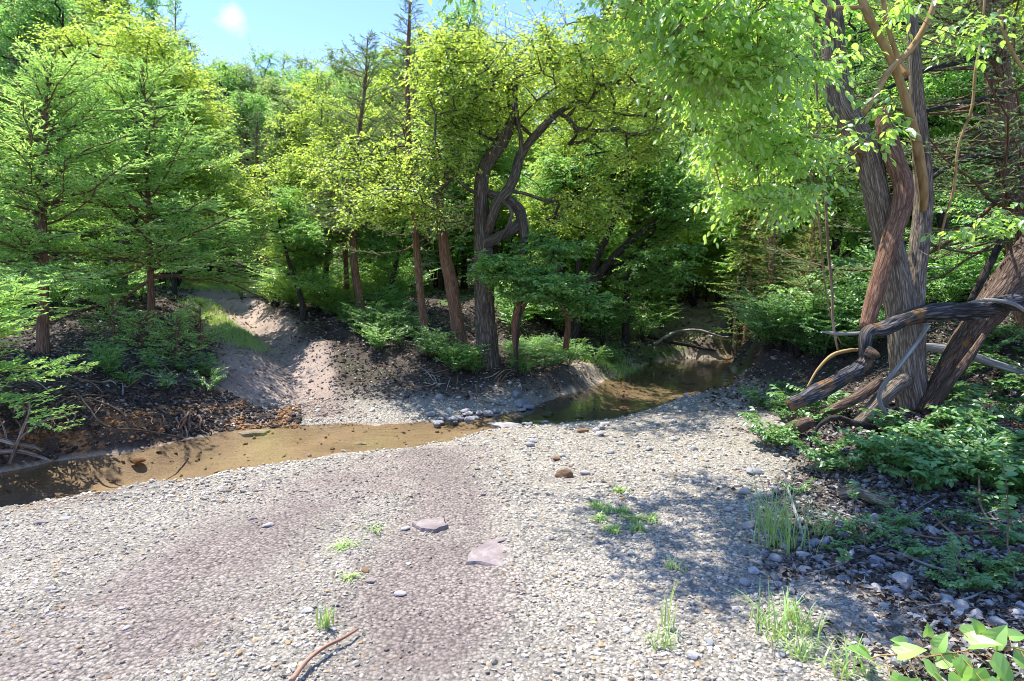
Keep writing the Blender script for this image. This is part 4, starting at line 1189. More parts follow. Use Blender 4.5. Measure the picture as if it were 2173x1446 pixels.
# ------------------------------------------------------------------ background wood: prototypes and copies
def proto_tree(kind, seed):
    """a tree of about 8 m standing at the origin"""
    r = R(seed)
    root = bpy.data.objects.new('proto', None)
    gw, gl = Geo(), Geo()
    H = 8.0
    if kind == 'juniper_tree':
        tp = np.array([[0, 0, -0.3], [0.05, 0, 1.5], [r.normal(0, .1), r.normal(0, .1), 4], [r.normal(0, .15), r.normal(0, .15), 6.2], [0, 0, 8]])
        q, qr = tube(gw, tp, [0.13, 0.11, 0.08, 0.05, 0.01], 10, 4, 0.2, 1)
        foliage_juniper(gw, gl, q, seed, nbranch=120, h0=0.16, L=(1.7, 0.25), elev=(0.1, 0.9), dens=0.5, needle=(0.10, 0.03), spacing=0.08, sides=3)
    else:
        lean = r.normal(0, .35, 2)
        tp = np.array([[0, 0, -0.3], [0, 0, 1.2], [lean[0] * .5, lean[1] * .5, 3], [lean[0], lean[1], 5], [lean[0] * 1.3, lean[1] * 1.3, 7]])
        q, qr = tube(gw, tp, [0.15, 0.12, 0.09, 0.06, 0.02], 10, 4, 0.25, 1)
        el = [((lean[0], lean[1], 5.0), (1.9, 1.9, 1.6), 2)]
        for k in range(8):
            a = r.uniform(0, 2 * pi); rr = r.uniform(0.9, 2.0); z = r.uniform(2.3, 7.0)
            el.append(((cos(a) * rr * (1.15 - z / 12), sin(a) * rr * (1.15 - z / 12), z), (r.uniform(.7, 1.2), r.uniform(.7, 1.2), r.uniform(.5, .8)), .8))
        el.append(((lean[0], lean[1], 7.2), (.8, .8, .7), .5))
        C = ell_points(el, 400, seed + 'c', 0.38)
        grow(gw, q, qr, C, seed, 0.4, 0.007, 4)
        cluster_leaves(gl, gw, C, seed + 'l', 8, 11, (0.25, 0.7), (0.07, 0.11), 0.6, 0.22, 0.45, twr=0.004)
    return gw, gl


def make_protos():
    out = {}
    for kind, leafs in (('oak_tree', ['leaf_far', 'leaf_deep', 'leaf_green', 'leaf_yellow']), ('juniper_tree', ['cedar_dark', 'cedar_bright', 'cedar_brown'])):
        for v in range(3 if kind == 'oak_tree' else 2):
            gw, gl = proto_tree(kind, f'{kind}{v}')
            tm = gw.mesh('trunk', M['bark_dark' if kind == 'oak_tree' else 'bark_cedar'], True)
            base = gl.mesh('crown', M[leafs[0]])
            for j, lf in enumerate(leafs):
                cm = base if j == 0 else base.copy()
                if j: cm.materials.clear(); cm.materials.append(M[lf])
                out.setdefault((kind, lf), []).append((tm, cm))
    return out


PROTOS = make_protos()
BG = R('bg')


def place_bg(kind, leaf, u, d, top_v, label, group, width=1.0, v=None, name=None):
    """a copy whose foot is on the ground d metres ahead under photo column u and whose top reaches row top_v"""
    pl = PROTOS[(kind, leaf)]
    tm, cm = pl[int(BG.integers(0, len(pl)))]
    x = float(P(u, 600, d)[0]); z = Z(x, d)
    ztop = float(P(u, top_v, d)[2])
    s = max(0.25, (ztop - z) / 7.7)
    root = thing(name or kind, label, 'tree', (x, d, z - 0.05), group)
    root.scale = (s * width, s * width, s); root.rotation_euler = (0, 0, float(BG.uniform(0, 6.28)))
    for nm, me in (('trunk', tm), ('crown', cm)):
        o = bpy.data.objects.new(nm, me); COL.objects.link(o); o.parent = root
    return root


def skyline(u):
    return float(np.interp(u, [-300, 0, 200, 440, 475, 540, 620, 700, 760, 830, 900, 980, 1050, 1130, 1220, 1300, 2400],
                           [-150, -120, -100, -60, 150, 130, 118, 135, 95, 100, 70, 20, 75, 95, 40, -80, -150]))


def lab(u, d):
    if u < 470: return 'tall leafy tree in the dark wood behind the left bank', 'wood behind the left bank'
    if u < 740: return 'grey-green tree on the skyline above the trail', 'wood above the trail'
    if u < 1240: return 'leafy tree in the wood behind the twisted elm', 'wood behind the twisted elm'
    if u < 1700: return 'deep green tree beyond the creek bend', 'wood beyond the creek bend'
    return 'shaded tree in the wood behind the big right trunk', 'wood behind the big right trunk'


jl = {'wood behind the left bank': ('dark juniper in the wood behind the left bank', 'junipers behind the left bank'), 'wood above the trail': ('grey-green juniper on the rise above the trail', 'junipers above the trail'),
      'wood behind the twisted elm': ('juniper in the wood behind the twisted elm', 'junipers behind the twisted elm'), 'wood beyond the creek bend': ('juniper on the bank beyond the creek bend', 'junipers beyond the creek bend'),
      'wood behind the big right trunk': ('juniper in the shade behind the big right trunk', 'junipers behind the big right trunk')}
rows = [(14.5, 17, 130), (18.5, 18, 70), (24, 18, 30), (32, 20, 10), (43, 22, 0)]
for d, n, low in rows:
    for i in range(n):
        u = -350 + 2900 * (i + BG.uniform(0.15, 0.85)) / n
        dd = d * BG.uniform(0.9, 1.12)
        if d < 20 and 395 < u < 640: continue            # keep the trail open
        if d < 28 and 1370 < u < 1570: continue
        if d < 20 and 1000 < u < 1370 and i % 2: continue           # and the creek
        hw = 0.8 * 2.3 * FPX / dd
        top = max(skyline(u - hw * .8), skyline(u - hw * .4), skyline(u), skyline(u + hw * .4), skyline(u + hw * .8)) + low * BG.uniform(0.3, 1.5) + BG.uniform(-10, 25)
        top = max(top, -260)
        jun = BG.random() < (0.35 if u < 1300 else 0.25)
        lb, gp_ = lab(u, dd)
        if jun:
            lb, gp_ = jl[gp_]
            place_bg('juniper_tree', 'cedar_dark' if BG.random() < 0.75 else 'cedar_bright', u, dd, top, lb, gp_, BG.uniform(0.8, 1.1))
        else:
            c = BG.random()
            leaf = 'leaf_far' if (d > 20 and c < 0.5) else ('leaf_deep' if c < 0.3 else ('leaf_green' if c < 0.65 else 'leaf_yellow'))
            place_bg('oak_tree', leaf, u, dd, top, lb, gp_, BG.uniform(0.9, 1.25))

# pale rounded oaks along the rise above the trail
for i, (u, tv, d) in enumerate([(492, 150, 29), (545, 128, 31), (600, 116, 33), (655, 122, 30), (705, 138, 28), (745, 110, 32), (575, 190, 25), (660, 200, 24)]):
    place_bg('oak_tree', 'leaf_far' if i % 2 else 'leaf_green', u, d, tv, 'pale rounded oak crown along the rise above the trail', 'pale oaks along the rise', 0.9)
for i, (u, tv, d) in enumerate([(1420, 420, 16.5), (1560, 440, 16.0), (1490, 480, 22), (1250, 420, 15.5)]):
    place_bg('oak_tree', 'leaf_yellow' if i % 2 == 0 else 'leaf_green', u, d, tv, 'small elm in bright leaf colour at the back of the bend', 'small elms at the back of the bend', 1.7, name='elm_tree')  # bright leaf colours stand in for sunlight in the dark bend

# named single background trees
place_bg('oak_tree', 'leaf_deep', 345, 15.5, -60, 'very tall dark airy oak reaching above the yellow-green elm', None, 0.55)
place_bg('oak_tree', 'leaf_deep', 120, 15, -40, 'tall dark oak behind the tip of the bare-trunked juniper', None, 0.9)
place_bg('oak_tree', 'leaf_deep', 985, 17, 15, 'dark green oak whose top shows above the left of the yellow crown', None, 0.7)
place_bg('oak_tree', 'leaf_yellow', 690, 12.6, 200, 'sunlit yellow-green elm beside the head of the trail', None, 0.95, name='elm_tree')
place_bg('oak_tree', 'leaf_green', 640, 11.6, 400, 'low spreading green elm leaning over the trail bank', None, 1.3, name='elm_tree')
place_bg('juniper_tree', 'cedar_dark', 560, 15.6, 250, 'dense dark juniper just right of the trail top', None, 1.2)
place_bg('juniper_tree', 'cedar_bright', 480, 17.0, 260, 'light green juniper at the left of the trail top', None, 1.2)
place_bg('juniper_tree', 'cedar_brown', 1640, 11.2, 330, 'bushy juniper with rusty boughs left of the hanging vines', None, 1.25)
place_bg('juniper_tree', 'cedar_brown', 1720, 9.8, 420, 'smaller rusty juniper close behind the long vine', None, 1.3)
place_bg('juniper_tree', 'cedar_bright', 1585, 13.2, 440, 'low bright juniper drooping over the far cut bank', None, 1.5)
place_bg('oak_tree', 'leaf_yellow', 1440, 19.0, 330, 'elm with sunlit-looking yellow leaves at the back of the creek bend', None, 1.3, name='elm_tree')  # yellow leaf colour chosen to look sunlit in the shaded bend
place_bg('oak_tree', 'leaf_yellow', 1530, 21.0, 380, 'pale green elm high on the far cut bank', None, 1.3, name='elm_tree')
place_bg('oak_tree', 'leaf_yellow', 1330, 13.4, 150, 'bright yellow-green elm right of the twisted one', None, 0.8, name='elm_tree')
place_bg('oak_tree', 'leaf_yellow', 1180, 13.6, 240, 'low elm with sunlit-looking yellow leaves behind the looping limb', None, 1.1, name='elm_tree')  # sunlit look comes from the yellow leaf colour
place_bg('oak_tree', 'leaf_green', 830, 12.8, 330, 'fresh green elm behind the tall thin juniper', None, 1.2, name='elm_tree')
place_bg('oak_tree', 'leaf_green', 1380, 17.0, 260, 'rounded green tree leaning over the creek bend', None, 1.0)


# ------------------------------------------------------------------ shrubs and herbs
def shrub_proto(seed, nst=9, H=0.9, spread=0.6, ll=(0.035, 0.06), paired=True, big=False, nleaf=16, droop=0.2, leafw=0.6):
    r = R(seed); gw, gl = Geo(), Geo()
    for k in range(nst):
        az = r.uniform(0, 2 * pi); h = H * r.uniform(0.6, 1.1); sp = spread * r.uniform(0.4, 1.1)
        ns = 7; q = np.linspace(0, 1, ns)[:, None]
        hd = np.array([cos(az), sin(az), 0])
        pts = hd * sp * q ** 1.4 + np.array([0, 0, 1.0]) * h * (q - 0.28 * q ** 3) + np.cumsum(r.normal(0, 0.012, (ns, 3)), 0) + r.normal(0, 0.02, 3) * [1, 1, 0]
        tube(gw, pts, np.linspace(0.006, 0.0018, ns) * (H / 0.9) ** 0.5, 5, 1, cap=False)
        # side shoots
        A = [pts]; 
        for _ in range(3):
            i = r.integers(2, ns - 1); a2 = az + r.normal(0, 1.0)
            e = pts[i] + np.array([cos(a2), sin(a2), 0.25]) * h * r.uniform(0.2, 0.4)
            s = np.linspace(0, 1, 5)[:, None]
            br = pts[i] * (1 - s) + e * s; A.append(br)
            tube(gw, br, 0.0018, 4, 1, cap=False)
        for br in A:
            m = nleaf if br is A[0] else nleaf // 2
            f = np.linspace(0.22 if br is A[0] else 0.1, 1, m); ix = f * (len(br) - 1)
            p = np.stack([np.interp(ix, np.arange(len(br)), br[:, c]) for c in range(3)], 1)
            T = nrm(np.gradient(p, axis=0)); up = np.array([0, 0, 1.0])
            sd_ = nrm(np.cross(T, up + r.normal(0, 0.2, 3)))
            for sg in (1, -1):
                d = sd_ * sg + T * 0.45 + r.normal(0, 0.2, p.shape) - up * droop
                l = r.uniform(*ll, m)
                (leaves10 if big else leaves4)(gl, p, d, up + r.normal(0, 0.3, p.shape), l, l * leafw)
    return gw, gl


HP = []
for i in range(3):
    a, b = shrub_proto(f'h{i}', 8, 0.42, 0.36, (0.034, 0.06), nleaf=11, big=True, leafw=0.62)
    HP.append((a.mesh('stem', M['twig_brown'], True), b.mesh('foliage', M['leaf_herb'])))
SP = []
for i in range(3):
    a, b = shrub_proto(f's{i}', 16, 1.3, 0.8, (0.045, 0.075), nleaf=26, leafw=0.5, droop=0.3)
    sm = a.mesh('stem', M['bark_dark'], True); fm = b.mesh('foliage', M['leaf_green'])
    for lf in ('leaf_green', 'leaf_herb', 'leaf_deep', 'leaf_yellow'):
        f2 = fm.copy(); f2.materials.clear(); f2.materials.append(M[lf])
        SP.append((lf, sm, f2))


def put(pair, name, label, cat, group, x, y, s, seedr, sink=0.02, sz=1.0):
    root = thing(name, label, cat, (x, y, Z(x, y) - sink), group)
    root.rotation_euler = (float(seedr.normal(0, .08)), float(seedr.normal(0, .08)), float(seedr.uniform(0, 6.28)))
    root.scale = (s, s, s * sz)
    for nm, me in (('stem', pair[0]), ('foliage', pair[1])):
        if me is None: continue
        o = bpy.data.objects.new(nm, me); COL.objects.link(o); o.parent = root
    return root


r = R('herbs')
spots = []
def region(poly_uv, n, dens_px=None):
    """n random ground spots whose foot shows inside a photo polygon"""
    us = [p[0] for p in poly_uv]; vs = [p[1] for p in poly_uv]
    out = []; tries = 0
    while len(out) < n and tries < n * 40:
        tries += 1
        u = r.uniform(min(us), max(us)); v = r.uniform(min(vs), max(vs))
        if inside(np.array([u]), np.array([v]), poly_uv)[0]: out.append((u, v))
    return out


for u, v in region([(1640, 900), (1740, 880), (1860, 890), (2000, 860), (2180, 870), (2240, 1010), (2230, 1090), (2060, 1080), (1900, 1060), (1760, 1030), (1650, 985), (1600, 930)], 50):
    p = G(u, v)
    put(HP[r.integers(0, 3)], 'coralberry_herb', 'green coralberry sprig in the low thicket below the big right tree', 'plant', 'low thicket below the big right tree', p[0], p[1], r.uniform(0.7, 1.15), r)
for u, v in region([(1570, 850), (1660, 800), (1760, 850), (1680, 900), (1590, 890)], 16):
    p = G(u, v)
    put(HP[r.integers(0, 3)], 'coralberry_herb', 'small green sprig on the gravel edge under the broken branch', 'plant', 'sprigs under the broken branch', p[0], p[1], r.uniform(0.35, 0.7), r)
for u, v in region([(2000, 700), (2240, 700), (2240, 860), (2020, 860)], 14):
    p = G(u, v)
    put(HP[r.integers(0, 3)], 'coralberry_herb', 'green sprig on the litter slope behind the thick leaning log', 'plant', 'sprigs on the slope behind the log', p[0], p[1], r.uniform(0.6, 1.1), r)
for u, v in region([(1640, 1000), (1760, 1040), (2180, 1060), (2180, 1300), (1750, 1180)], 24):
    p = G(u, v)
    put(HP[r.integers(0, 3)], 'seedling', 'tiny green seedling among the shaded rubble', 'plant', 'seedlings in the shaded rubble', p[0], p[1], r.uniform(0.25, 0.55), r)
SPm = {lf: [(a, b) for l, a, b in SP if l == lf] for lf in ('leaf_green', 'leaf_herb', 'leaf_deep', 'leaf_yellow')}


def shrubs(poly, n, leafs, s, label, group, name='shrub'):
    for u, v in region(poly, n):
        p = G(u, v)
        lf = leafs[int(r.integers(0, len(leafs)))]
        q = SPm[lf][int(r.integers(0, 3))]
        put(q, name, label, 'shrub', group, p[0], p[1], r.uniform(*s), r)


shrubs([(1560, 700), (1640, 640), (1760, 640), (1850, 720), (1790, 800), (1640, 770), (1570, 750)], 30, ['leaf_herb', 'leaf_deep'], (0.6, 1.1), 'glossy green privet bush on the bank right of the creek bend', 'privet bushes right of the creek bend')
shrubs([(1780, 600), (2200, 560), (2200, 660), (1980, 690), (1780, 700)], 26, ['leaf_herb', 'leaf_deep', 'leaf_green'], (0.8, 1.5), 'shaded understory bush behind the big right tree', 'bushes behind the big right tree')
shrubs([(490, 625), (560, 600), (700, 620), (860, 640), (860, 690), (700, 680), (600, 660), (520, 640)], 34, ['leaf_green', 'leaf_yellow', 'leaf_deep'], (0.5, 1.0), 'sunlit bush along the upper right side of the trail', 'bushes right of the trail')
shrubs([(660, 700), (720, 660), (860, 700), (940, 740), (1000, 770), (900, 770), (760, 740)], 22, ['leaf_green', 'leaf_herb'], (0.3, 0.6), 'small green bush at the foot of the slender junipers', 'bushes at the foot of the junipers')
shrubs([(1070, 740), (1200, 745), (1330, 770), (1240, 790), (1100, 800)], 34, ['leaf_green', 'leaf_herb'], (0.18, 0.38), 'low bright herb on the mossy bank right of the elm', 'herbs right of the elm', 'herb')
shrubs([(1060, 640), (1380, 640), (1440, 720), (1300, 740), (1080, 720)], 30, ['leaf_deep', 'leaf_green'], (0.6, 1.1), 'shaded bush on the slope behind the fanned elm', 'bushes behind the fanned elm')
shrubs([(0, 600), (260, 600), (400, 630), (280, 680), (0, 660)], 22, ['leaf_green', 'leaf_deep'], (0.5, 1.0), 'green bush on the rise behind the left junipers', 'bushes behind the left junipers')
shrubs([(180, 770), (330, 740), (450, 760), (450, 850), (200, 810)], 11, ['leaf_green', 'leaf_herb'], (0.15, 0.34), 'small green herb on the dark litter of the left bank', 'herbs on the left bank', 'herb')
shrubs([(960, 770), (1010, 770), (1020, 800), (940, 800)], 6, ['leaf_green'], (0.3, 0.5), 'green bush at the foot of the twisted elm', 'bushes at the elm foot')
shrubs([(1400, 620), (1560, 610), (1600, 640), (1440, 650)], 14, ['leaf_yellow', 'leaf_green'], (0.5, 1.0), 'leafy bush crowning the cut bank at the creek bend', 'bushes on the cut bank')


FS = R('farshrubs')
for d_, n_ in ((16.5, 34), (19.5, 34), (24, 34)):
    for i in range(n_):
        u = -250 + 2700 * (i + FS.random()) / n_; dd = d_ * FS.uniform(.92, 1.1)
        if d_ < 18 and 400 < u < 600: continue
        x = float(P(u, 600, dd)[0])
        if zones(np.array([x]), np.array([dd]))[0] < 0.3: continue
        lf = ['leaf_green', 'leaf_deep', 'leaf_herb', 'leaf_yellow'][int(FS.choice(4, p=[.4, .3, .15, .15]))]
        put(SPm[lf][int(FS.integers(0, 3))], 'thicket_bush', 'leafy thicket bush filling the wood behind the creek banks', 'shrub', 'thicket bushes in the wood', x, dd, FS.uniform(1.7, 2.8), FS)


# the tall spindly weed at the right edge
def weed(base, top, label, n=14, L=0.05):
    rr = R(label); g = Geo(); p0 = np.array(base); p1 = np.array(top)
    root = thing('weed_stalk', label, 'plant', p0)
    q = np.linspace(0, 1, 8)[:, None]
    pts = p0 * (1 - q) + p1 * q + np.cumsum(rr.normal(0, 0.006, (8, 3)), 0); pts[0] = p0 - [0, 0, .03]
    tube(g, pts, np.linspace(0.005, 0.0015, 8), 6, 2); g.obj('stem', M['twig_brown'], root, smooth=True)
    gl = Geo(); f = np.linspace(0.45, 1, n); P0 = np.stack([np.interp(f, q[:, 0], pts[:, i]) for i in range(3)], 1)
    for sg in (1, -1):
        az = rr.uniform(0, 2 * pi, n)
        d = np.stack([np.cos(az), np.sin(az) * .5, 0.15 + 0 * az], 1) * 1.0
        l = L * rr.uniform(0.7, 1.2, n)
        leaves10(gl, P0, d, np.array([0, -.5, 1.0]) + rr.normal(0, .3, P0.shape), l, l * 0.55)
    gl.obj('foliage', M['leaf_herb'], root)


b = G(2150, 1240); weed(b, P(2115, 950, b[1] + .2), 'tall spindly weed with small leaves at the right edge', 18, 0.06)
b = G(2040, 1235); weed(b, P(2010, 1150, b[1] + .05), 'small upright weed with paired oval leaves in the rubble', 10, 0.035)
b = G(1795, 1215); weed(b, P(1788, 1175, b[1]), 'tiny two-leaved weed beside the rubble stones', 6, 0.045)
b = G(1815, 1090); weed(b, P(1822, 1030, b[1]), 'thin weed at the lower edge of the thicket', 8, 0.035)


# bright broad-leaved vine close to the camera
def vine_patch(label, stem_uvd, leaf_uvd, seed):
    rr = R(seed); g = Geo()
    p, _ = pxpath([(u, v, d, 1) for u, v, d in stem_uvd])
    root = thing('greenbrier_vine', label, 'vine', (p[0][0], p[0][1], Z(p[0][0], p[0][1])))
    tube(g, p, 0.0028, 7, 5); 
    gl = Geo(); tgt = np.array([P(u, v, d) for u, v, d, *_ in leaf_uvd])
    qq = np.concatenate([p[i] * (1 - s) + p[i + 1] * s for i in range(len(p) - 1) for s in [np.linspace(0, 1, 8)[:, None]]])
    near_ = qq[np.argmin(np.linalg.norm(tgt[:, None] - qq[None], axis=2), axis=1)]
    sticks(g, near_, tgt, 0.0018, 0.0012, 5)
    g.obj('stem', M['bark_tan'], root, smooth=True)
    ang = np.array([q[3] for q in leaf_uvd], float); sz = np.array([q[4] for q in leaf_uvd], float)
    d = np.stack([np.cos(ang), -0.35 + 0 * ang + rr.normal(0, .2, len(ang)), np.sin(ang) * 0.8 - 0.1], 1)
    n = np.stack([rr.normal(0, .35, len(ang)), -0.55 + rr.normal(0, .25, len(ang)), 0.9 + 0 * ang], 1)
    sz = sz * 1.25
    leaves10(gl, tgt, d, n, sz, sz * 0.78, 0.16, 0.25, heart=True)
    gl.obj('foliage', M['leaf_vine'], root)


S = 0.00185
vine_patch('bright broad-leaved vine sprawling over the pale stones', [(2230, 1400, 2.35), (2120, 1370, 2.4), (2030, 1385, 2.4), (1950, 1395, 2.4), (1880, 1390, 2.42), (1840, 1400, 2.45)],
           [(1850, 1405, 2.42, 2.2, .105), (1905, 1390, 2.38, 0.8, .085), (1890, 1440, 2.3, -1.0, .11), (1930, 1440, 2.3, -1.6, .10), (1965, 1420, 2.3, -0.6, .10), (1985, 1400, 2.4, 0.5, .08), (1990, 1375, 2.42, 1.4, .06), (1968, 1350, 2.45, 1.6, .045),
            (2030, 1400, 2.36, -1.2, .09), (2060, 1370, 2.42, 0.9, .085), (2065, 1420, 2.3, -1.7, .12), (2105, 1400, 2.32, -0.9, .10), (2100, 1365, 2.42, 1.2, .08), (2140, 1350, 2.45, 0.4, .055), (2150, 1390, 2.38, -0.6, .085), (2080, 1345, 2.46, 1.9, .06), (2190, 1420, 2.3, -1.2, .10), (2010, 1450, 2.25, -1.5, .10), (1925, 1370, 2.42, 2.4, .06), (1830, 1375, 2.5, 1.9, .07), (2040, 1440, 2.3, -2.2, .10), (2090, 1450, 2.25, -1.2, .11), (2130, 1420, 2.35, -2.0, .08), (1960, 1460, 2.25, -1.0, .09), (2045, 1345, 2.5, 1.0, .06)], 'v1')


# ------------------------------------------------------------------ grass tufts
def grass_tuft(label, x, y, n, h, spread, seed, group=None, mat='grass', w=0.0035):
    rr = R(seed); g = Geo(); z = Z(x, y)
    az = rr.uniform(0, 2 * pi, n); hh = h * rr.uniform(0.45, 1.1, n); sp = spread * rr.uniform(0.2, 1.1, n)
    o = rr.normal(0, 0.012 + spread * 0.13, (n, 2))
    K = 6; q = np.linspace(0, 1, K)
    hd = np.stack([np.cos(az), np.sin(az)], 1)
    pos = np.zeros((n, K, 3))
    pos[..., :2] = np.array([x, y]) + o[:, None] + hd[:, None] * (sp[:, None] * q ** 2)[..., None]
    pos[..., 2] = z - 0.01 + hh[:, None] * (q - 0.45 * (sp / h).clip(0, 1.2)[:, None] * q ** 3)
    sd_ = np.stack([-np.sin(az), np.cos(az), 0 * az], 1)[:, None] * (w * (1 - q ** 2) + 0.0003)[None, :, None]
    V = np.concatenate([pos - sd_, pos + sd_], 1)
    j = np.arange(K - 1)
    F = np.stack([j, j + 1, K + j + 1, K + j], -1)[None] + (np.arange(n) * 2 * K)[:, None, None]
    g.add(V.reshape(-1, 3) - np.array([x, y, z]), F.reshape(-1, 4))
    ob = g.obj('grass_tuft', M[mat]); ob.location = (x, y, z)
    return tag(ob, label, 'grass', group)


for i, (u, v, n, h, sp, lb) in enumerate([(1660, 1165, 55, .5, .35, 'tall dark-green grass tuft at the edge of the shaded rubble'), (1635, 1130, 34, .5, .3, 'tall grass tuft leaning over the pale dead stick'), (1745, 1140, 22, .28, .15, 'shorter grass tuft right of the tall ones'),
                                          (1632, 1345, 34, .26, .22, 'bright grass tuft with arching blades in the lower shade'), (1685, 1320, 22, .16, .08, 'small upright grass tuft beside the arching one'), (1712, 1345, 30, .18, .14, 'short yellow grass tuft by the round stone'),
                                          (1405, 1375, 22, .14, .10, 'thin grass tuft on the sunlit gravel near the shade'), (1412, 1340, 10, .30, .06, 'single tall grass stalk on the sunlit gravel'), (1700, 1400, 30, .15, .16, 'dry pale grass tuft near the broad-leaved vine'),
                                          (690, 1335, 26, .14, .06, 'faint grass tuft above the brown stick'), (1430, 1210, 20, .1, .08, 'short grass tuft in the dappled shade'), (735, 1160, 40, .06, .14, 'flat green weed patch on the middle gravel'),
                                          (790, 1125, 30, .05, .10, 'tiny green weed patch near the flat brown rock'), (740, 1225, 24, .05, .12, 'sparse weed patch on the central gravel'), (1795, 1440, 24, .2, .25, 'long yellow grass blades beside the vine')]):
    p = G(u, v); grass_tuft(lb, p[0], p[1], n, h, sp, f'gt{i}')
for i, (u, v) in enumerate([(1265, 1075), (1290, 1085), (1320, 1090), (1345, 1105), (1380, 1105), (1315, 1045), (1300, 1130), (1355, 1125), (1275, 1105)]):
    p = G(u, v); grass_tuft('small bright green weed clump in the sunlit gravel at the shade edge', p[0], p[1], 46, .07, .09, f'gw{i}', 'weed clumps in the sunlit gravel', w=0.006)
# grassy strip along the trail
g = Geo(); rr = R('strip')
line = polyw([(420, 650, 13.2), (455, 690, 11.9), (500, 725, 10.8), (530, 745, 10.2)]); line2 = polyw([(330, 600, 16), (430, 610, 16.5), (500, 600, 18)]); line3 = polyw([(1180, 745, 11.6), (1240, 775, 11.2), (1330, 765, 12)])
pts = []
for L, n, w in ((line, 2600, .34), (line2, 5000, 1.2), (line3, 3500, .5)):
    a = np.array(L); t = rr.random(n) * (len(a) - 1); i = t.astype(int); f = (t - i)[:, None]
    pts.append(a[i] * (1 - f) + a[np.minimum(i + 1, len(a) - 1)] * f + rr.normal(0, w * .5, (n, 2)))
pts = np.concatenate(pts); z = height(pts[:, 0], pts[:, 1])
n = len(pts); d = np.concatenate([rr.normal(0, .5, (n, 2)), np.ones((n, 1))], 1)
leaves4(g, np.column_stack([pts, z - 0.01]), d, np.array([0, -1.0, 0.4]) + rr.normal(0, .5, (n, 3)), rr.uniform(.05, .14, n), 0.012)
tag(g.obj('grass', M['grass']), 'short sunlit grass beside the trail', 'grass', kind='stuff')

# ------------------------------------------------------------------ litter on the banks
def litter(seed, n, y0, y1, pw, size, fn):
    x, y, rr = rand_ground(seed, n, y0, y1, pw)
    m = masks(x, y)
    k = fn(m, x, y, rr) & (m['sd'] > 0.05)
    x, y = x[k], y[k]; n = len(x)
    z = height(x, y)
    g = Geo()
    a = rr.uniform(0, 2 * pi, n)
    d = np.stack([np.cos(a), np.sin(a), rr.normal(0, .3, n)], 1)
    nn = np.array([0, 0, 1.0]) + rr.normal(0, .45, (n, 3))
    l = size * rr.uniform(0.5, 1.3, n); tw = rr.random(n) < 0.15
    leaves4(g, np.column_stack([x, y, z + rr.uniform(0.002, 0.02, n)]), d, nn, np.where(tw, l * 2.4, l), np.where(tw, 0.006, l * 0.6), 0.25)
    return tag(g.obj('leaf_litter', M['litter']), 'dry brown leaf and twig litter on the banks', 'leaf litter', kind='stuff')


litter('lit1', 60000, 6.0, 14.0, 1.0, 0.055, lambda m, x, y, r_: (m['bar'] < 0.55) & (r_.random(len(x)) > m['trail'] * .985))
litter('lit2', 70000, 2.3, 7.0, 1.1, 0.04, lambda m, x, y, r_: r_.random(len(x)) < m['right'] * 0.9)
litter('lit3', 40000, 11, 26.0, 1.0, 0.09, lambda m, x, y, r_: (r_.random(len(x)) > m['trail'] * .98) & (m['bar'] < 0.6))

x, y, r = rand_ground('clods', 13000, 7.4, 14.5, 1.0, 380, 820)
m = masks(x, y); k = (r.random(len(x)) < m['trail'] * .8) & (m['sd'] > .05); x, y = x[k], y[k]
cc = C_TRAIL * (0.7 + 0.55 * r.random((len(x), 1)))
g = Geo(); scatter_stones(g, x, y, 0.005 + 0.028 * r.random(len(x)) ** 4, ICO1, 'cl', sink=.3, col=cc)
tag(g.obj('trail_clods', M['gravel']), 'crumbled earth and small stones on the trail', 'soil', kind='stuff')
x, y, r = rand_ground('bankclods', 26000, 5.0, 8.2, 1.0, -80, 640)
sd_ = zones(x, y); pu, pv = proj(x, y, WL); k = (sd_ > -.02) & (sd_ < .8) & (x < -2.2) & (pv < np.interp(pu, [-80, 0, 480, 640], [1010, 1000, 915, 905]) + 6); x, y, sd_ = x[k], y[k], sd_[k]
zz = height(x, y)
oc = (fbm(x * 4, zz * 12 + y, 3, 2) > .575)[:, None] & (zz < .34)[:, None]
cc = np.where(oc, C_CLAY, np.array([0.085, 0.062, 0.048])) * (0.4 + 1.1 * r.random((len(x), 1)))
g = Geo(); scatter_stones(g, x, y, 0.006 + 0.036 * r.random(len(x)) ** 3, ICO1, 'bc', sink=.3, col=cc)
tag(g.obj('bank_soil', M['gravel']), 'crumbling dark and orange soil of the left cut bank', 'soil', kind='stuff')
x, y, r = rand_ground('bed', 30000, 4.2, 13.5, 1.0)
sd_ = zones(x, y); k = (sd_ < 0.06) & (r.random(len(x)) < .3); x, y = x[k], y[k]
cc = C_BED * (0.75 + 0.7 * r.random((len(x), 1)))
g = Geo(); scatter_stones(g, x, y, 0.005 + 0.03 * r.random(len(x)) ** 6, ICO1, 'bd', sink=.3, col=cc)
tag(g.obj('streambed_gravel', M['gravel']), 'brown gravel on the bed of the shallow creek', 'gravel', kind='stuff')
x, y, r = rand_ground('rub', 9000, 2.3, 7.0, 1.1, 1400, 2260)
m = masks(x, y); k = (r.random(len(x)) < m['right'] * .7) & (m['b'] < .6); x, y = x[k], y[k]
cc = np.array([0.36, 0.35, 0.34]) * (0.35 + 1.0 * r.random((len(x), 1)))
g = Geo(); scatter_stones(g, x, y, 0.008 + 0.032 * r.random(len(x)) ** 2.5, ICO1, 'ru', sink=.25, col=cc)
tag(g.obj('rubble', M['gravel']), 'grey stone rubble under the shade at the bar edge', 'rubble', kind='stuff')

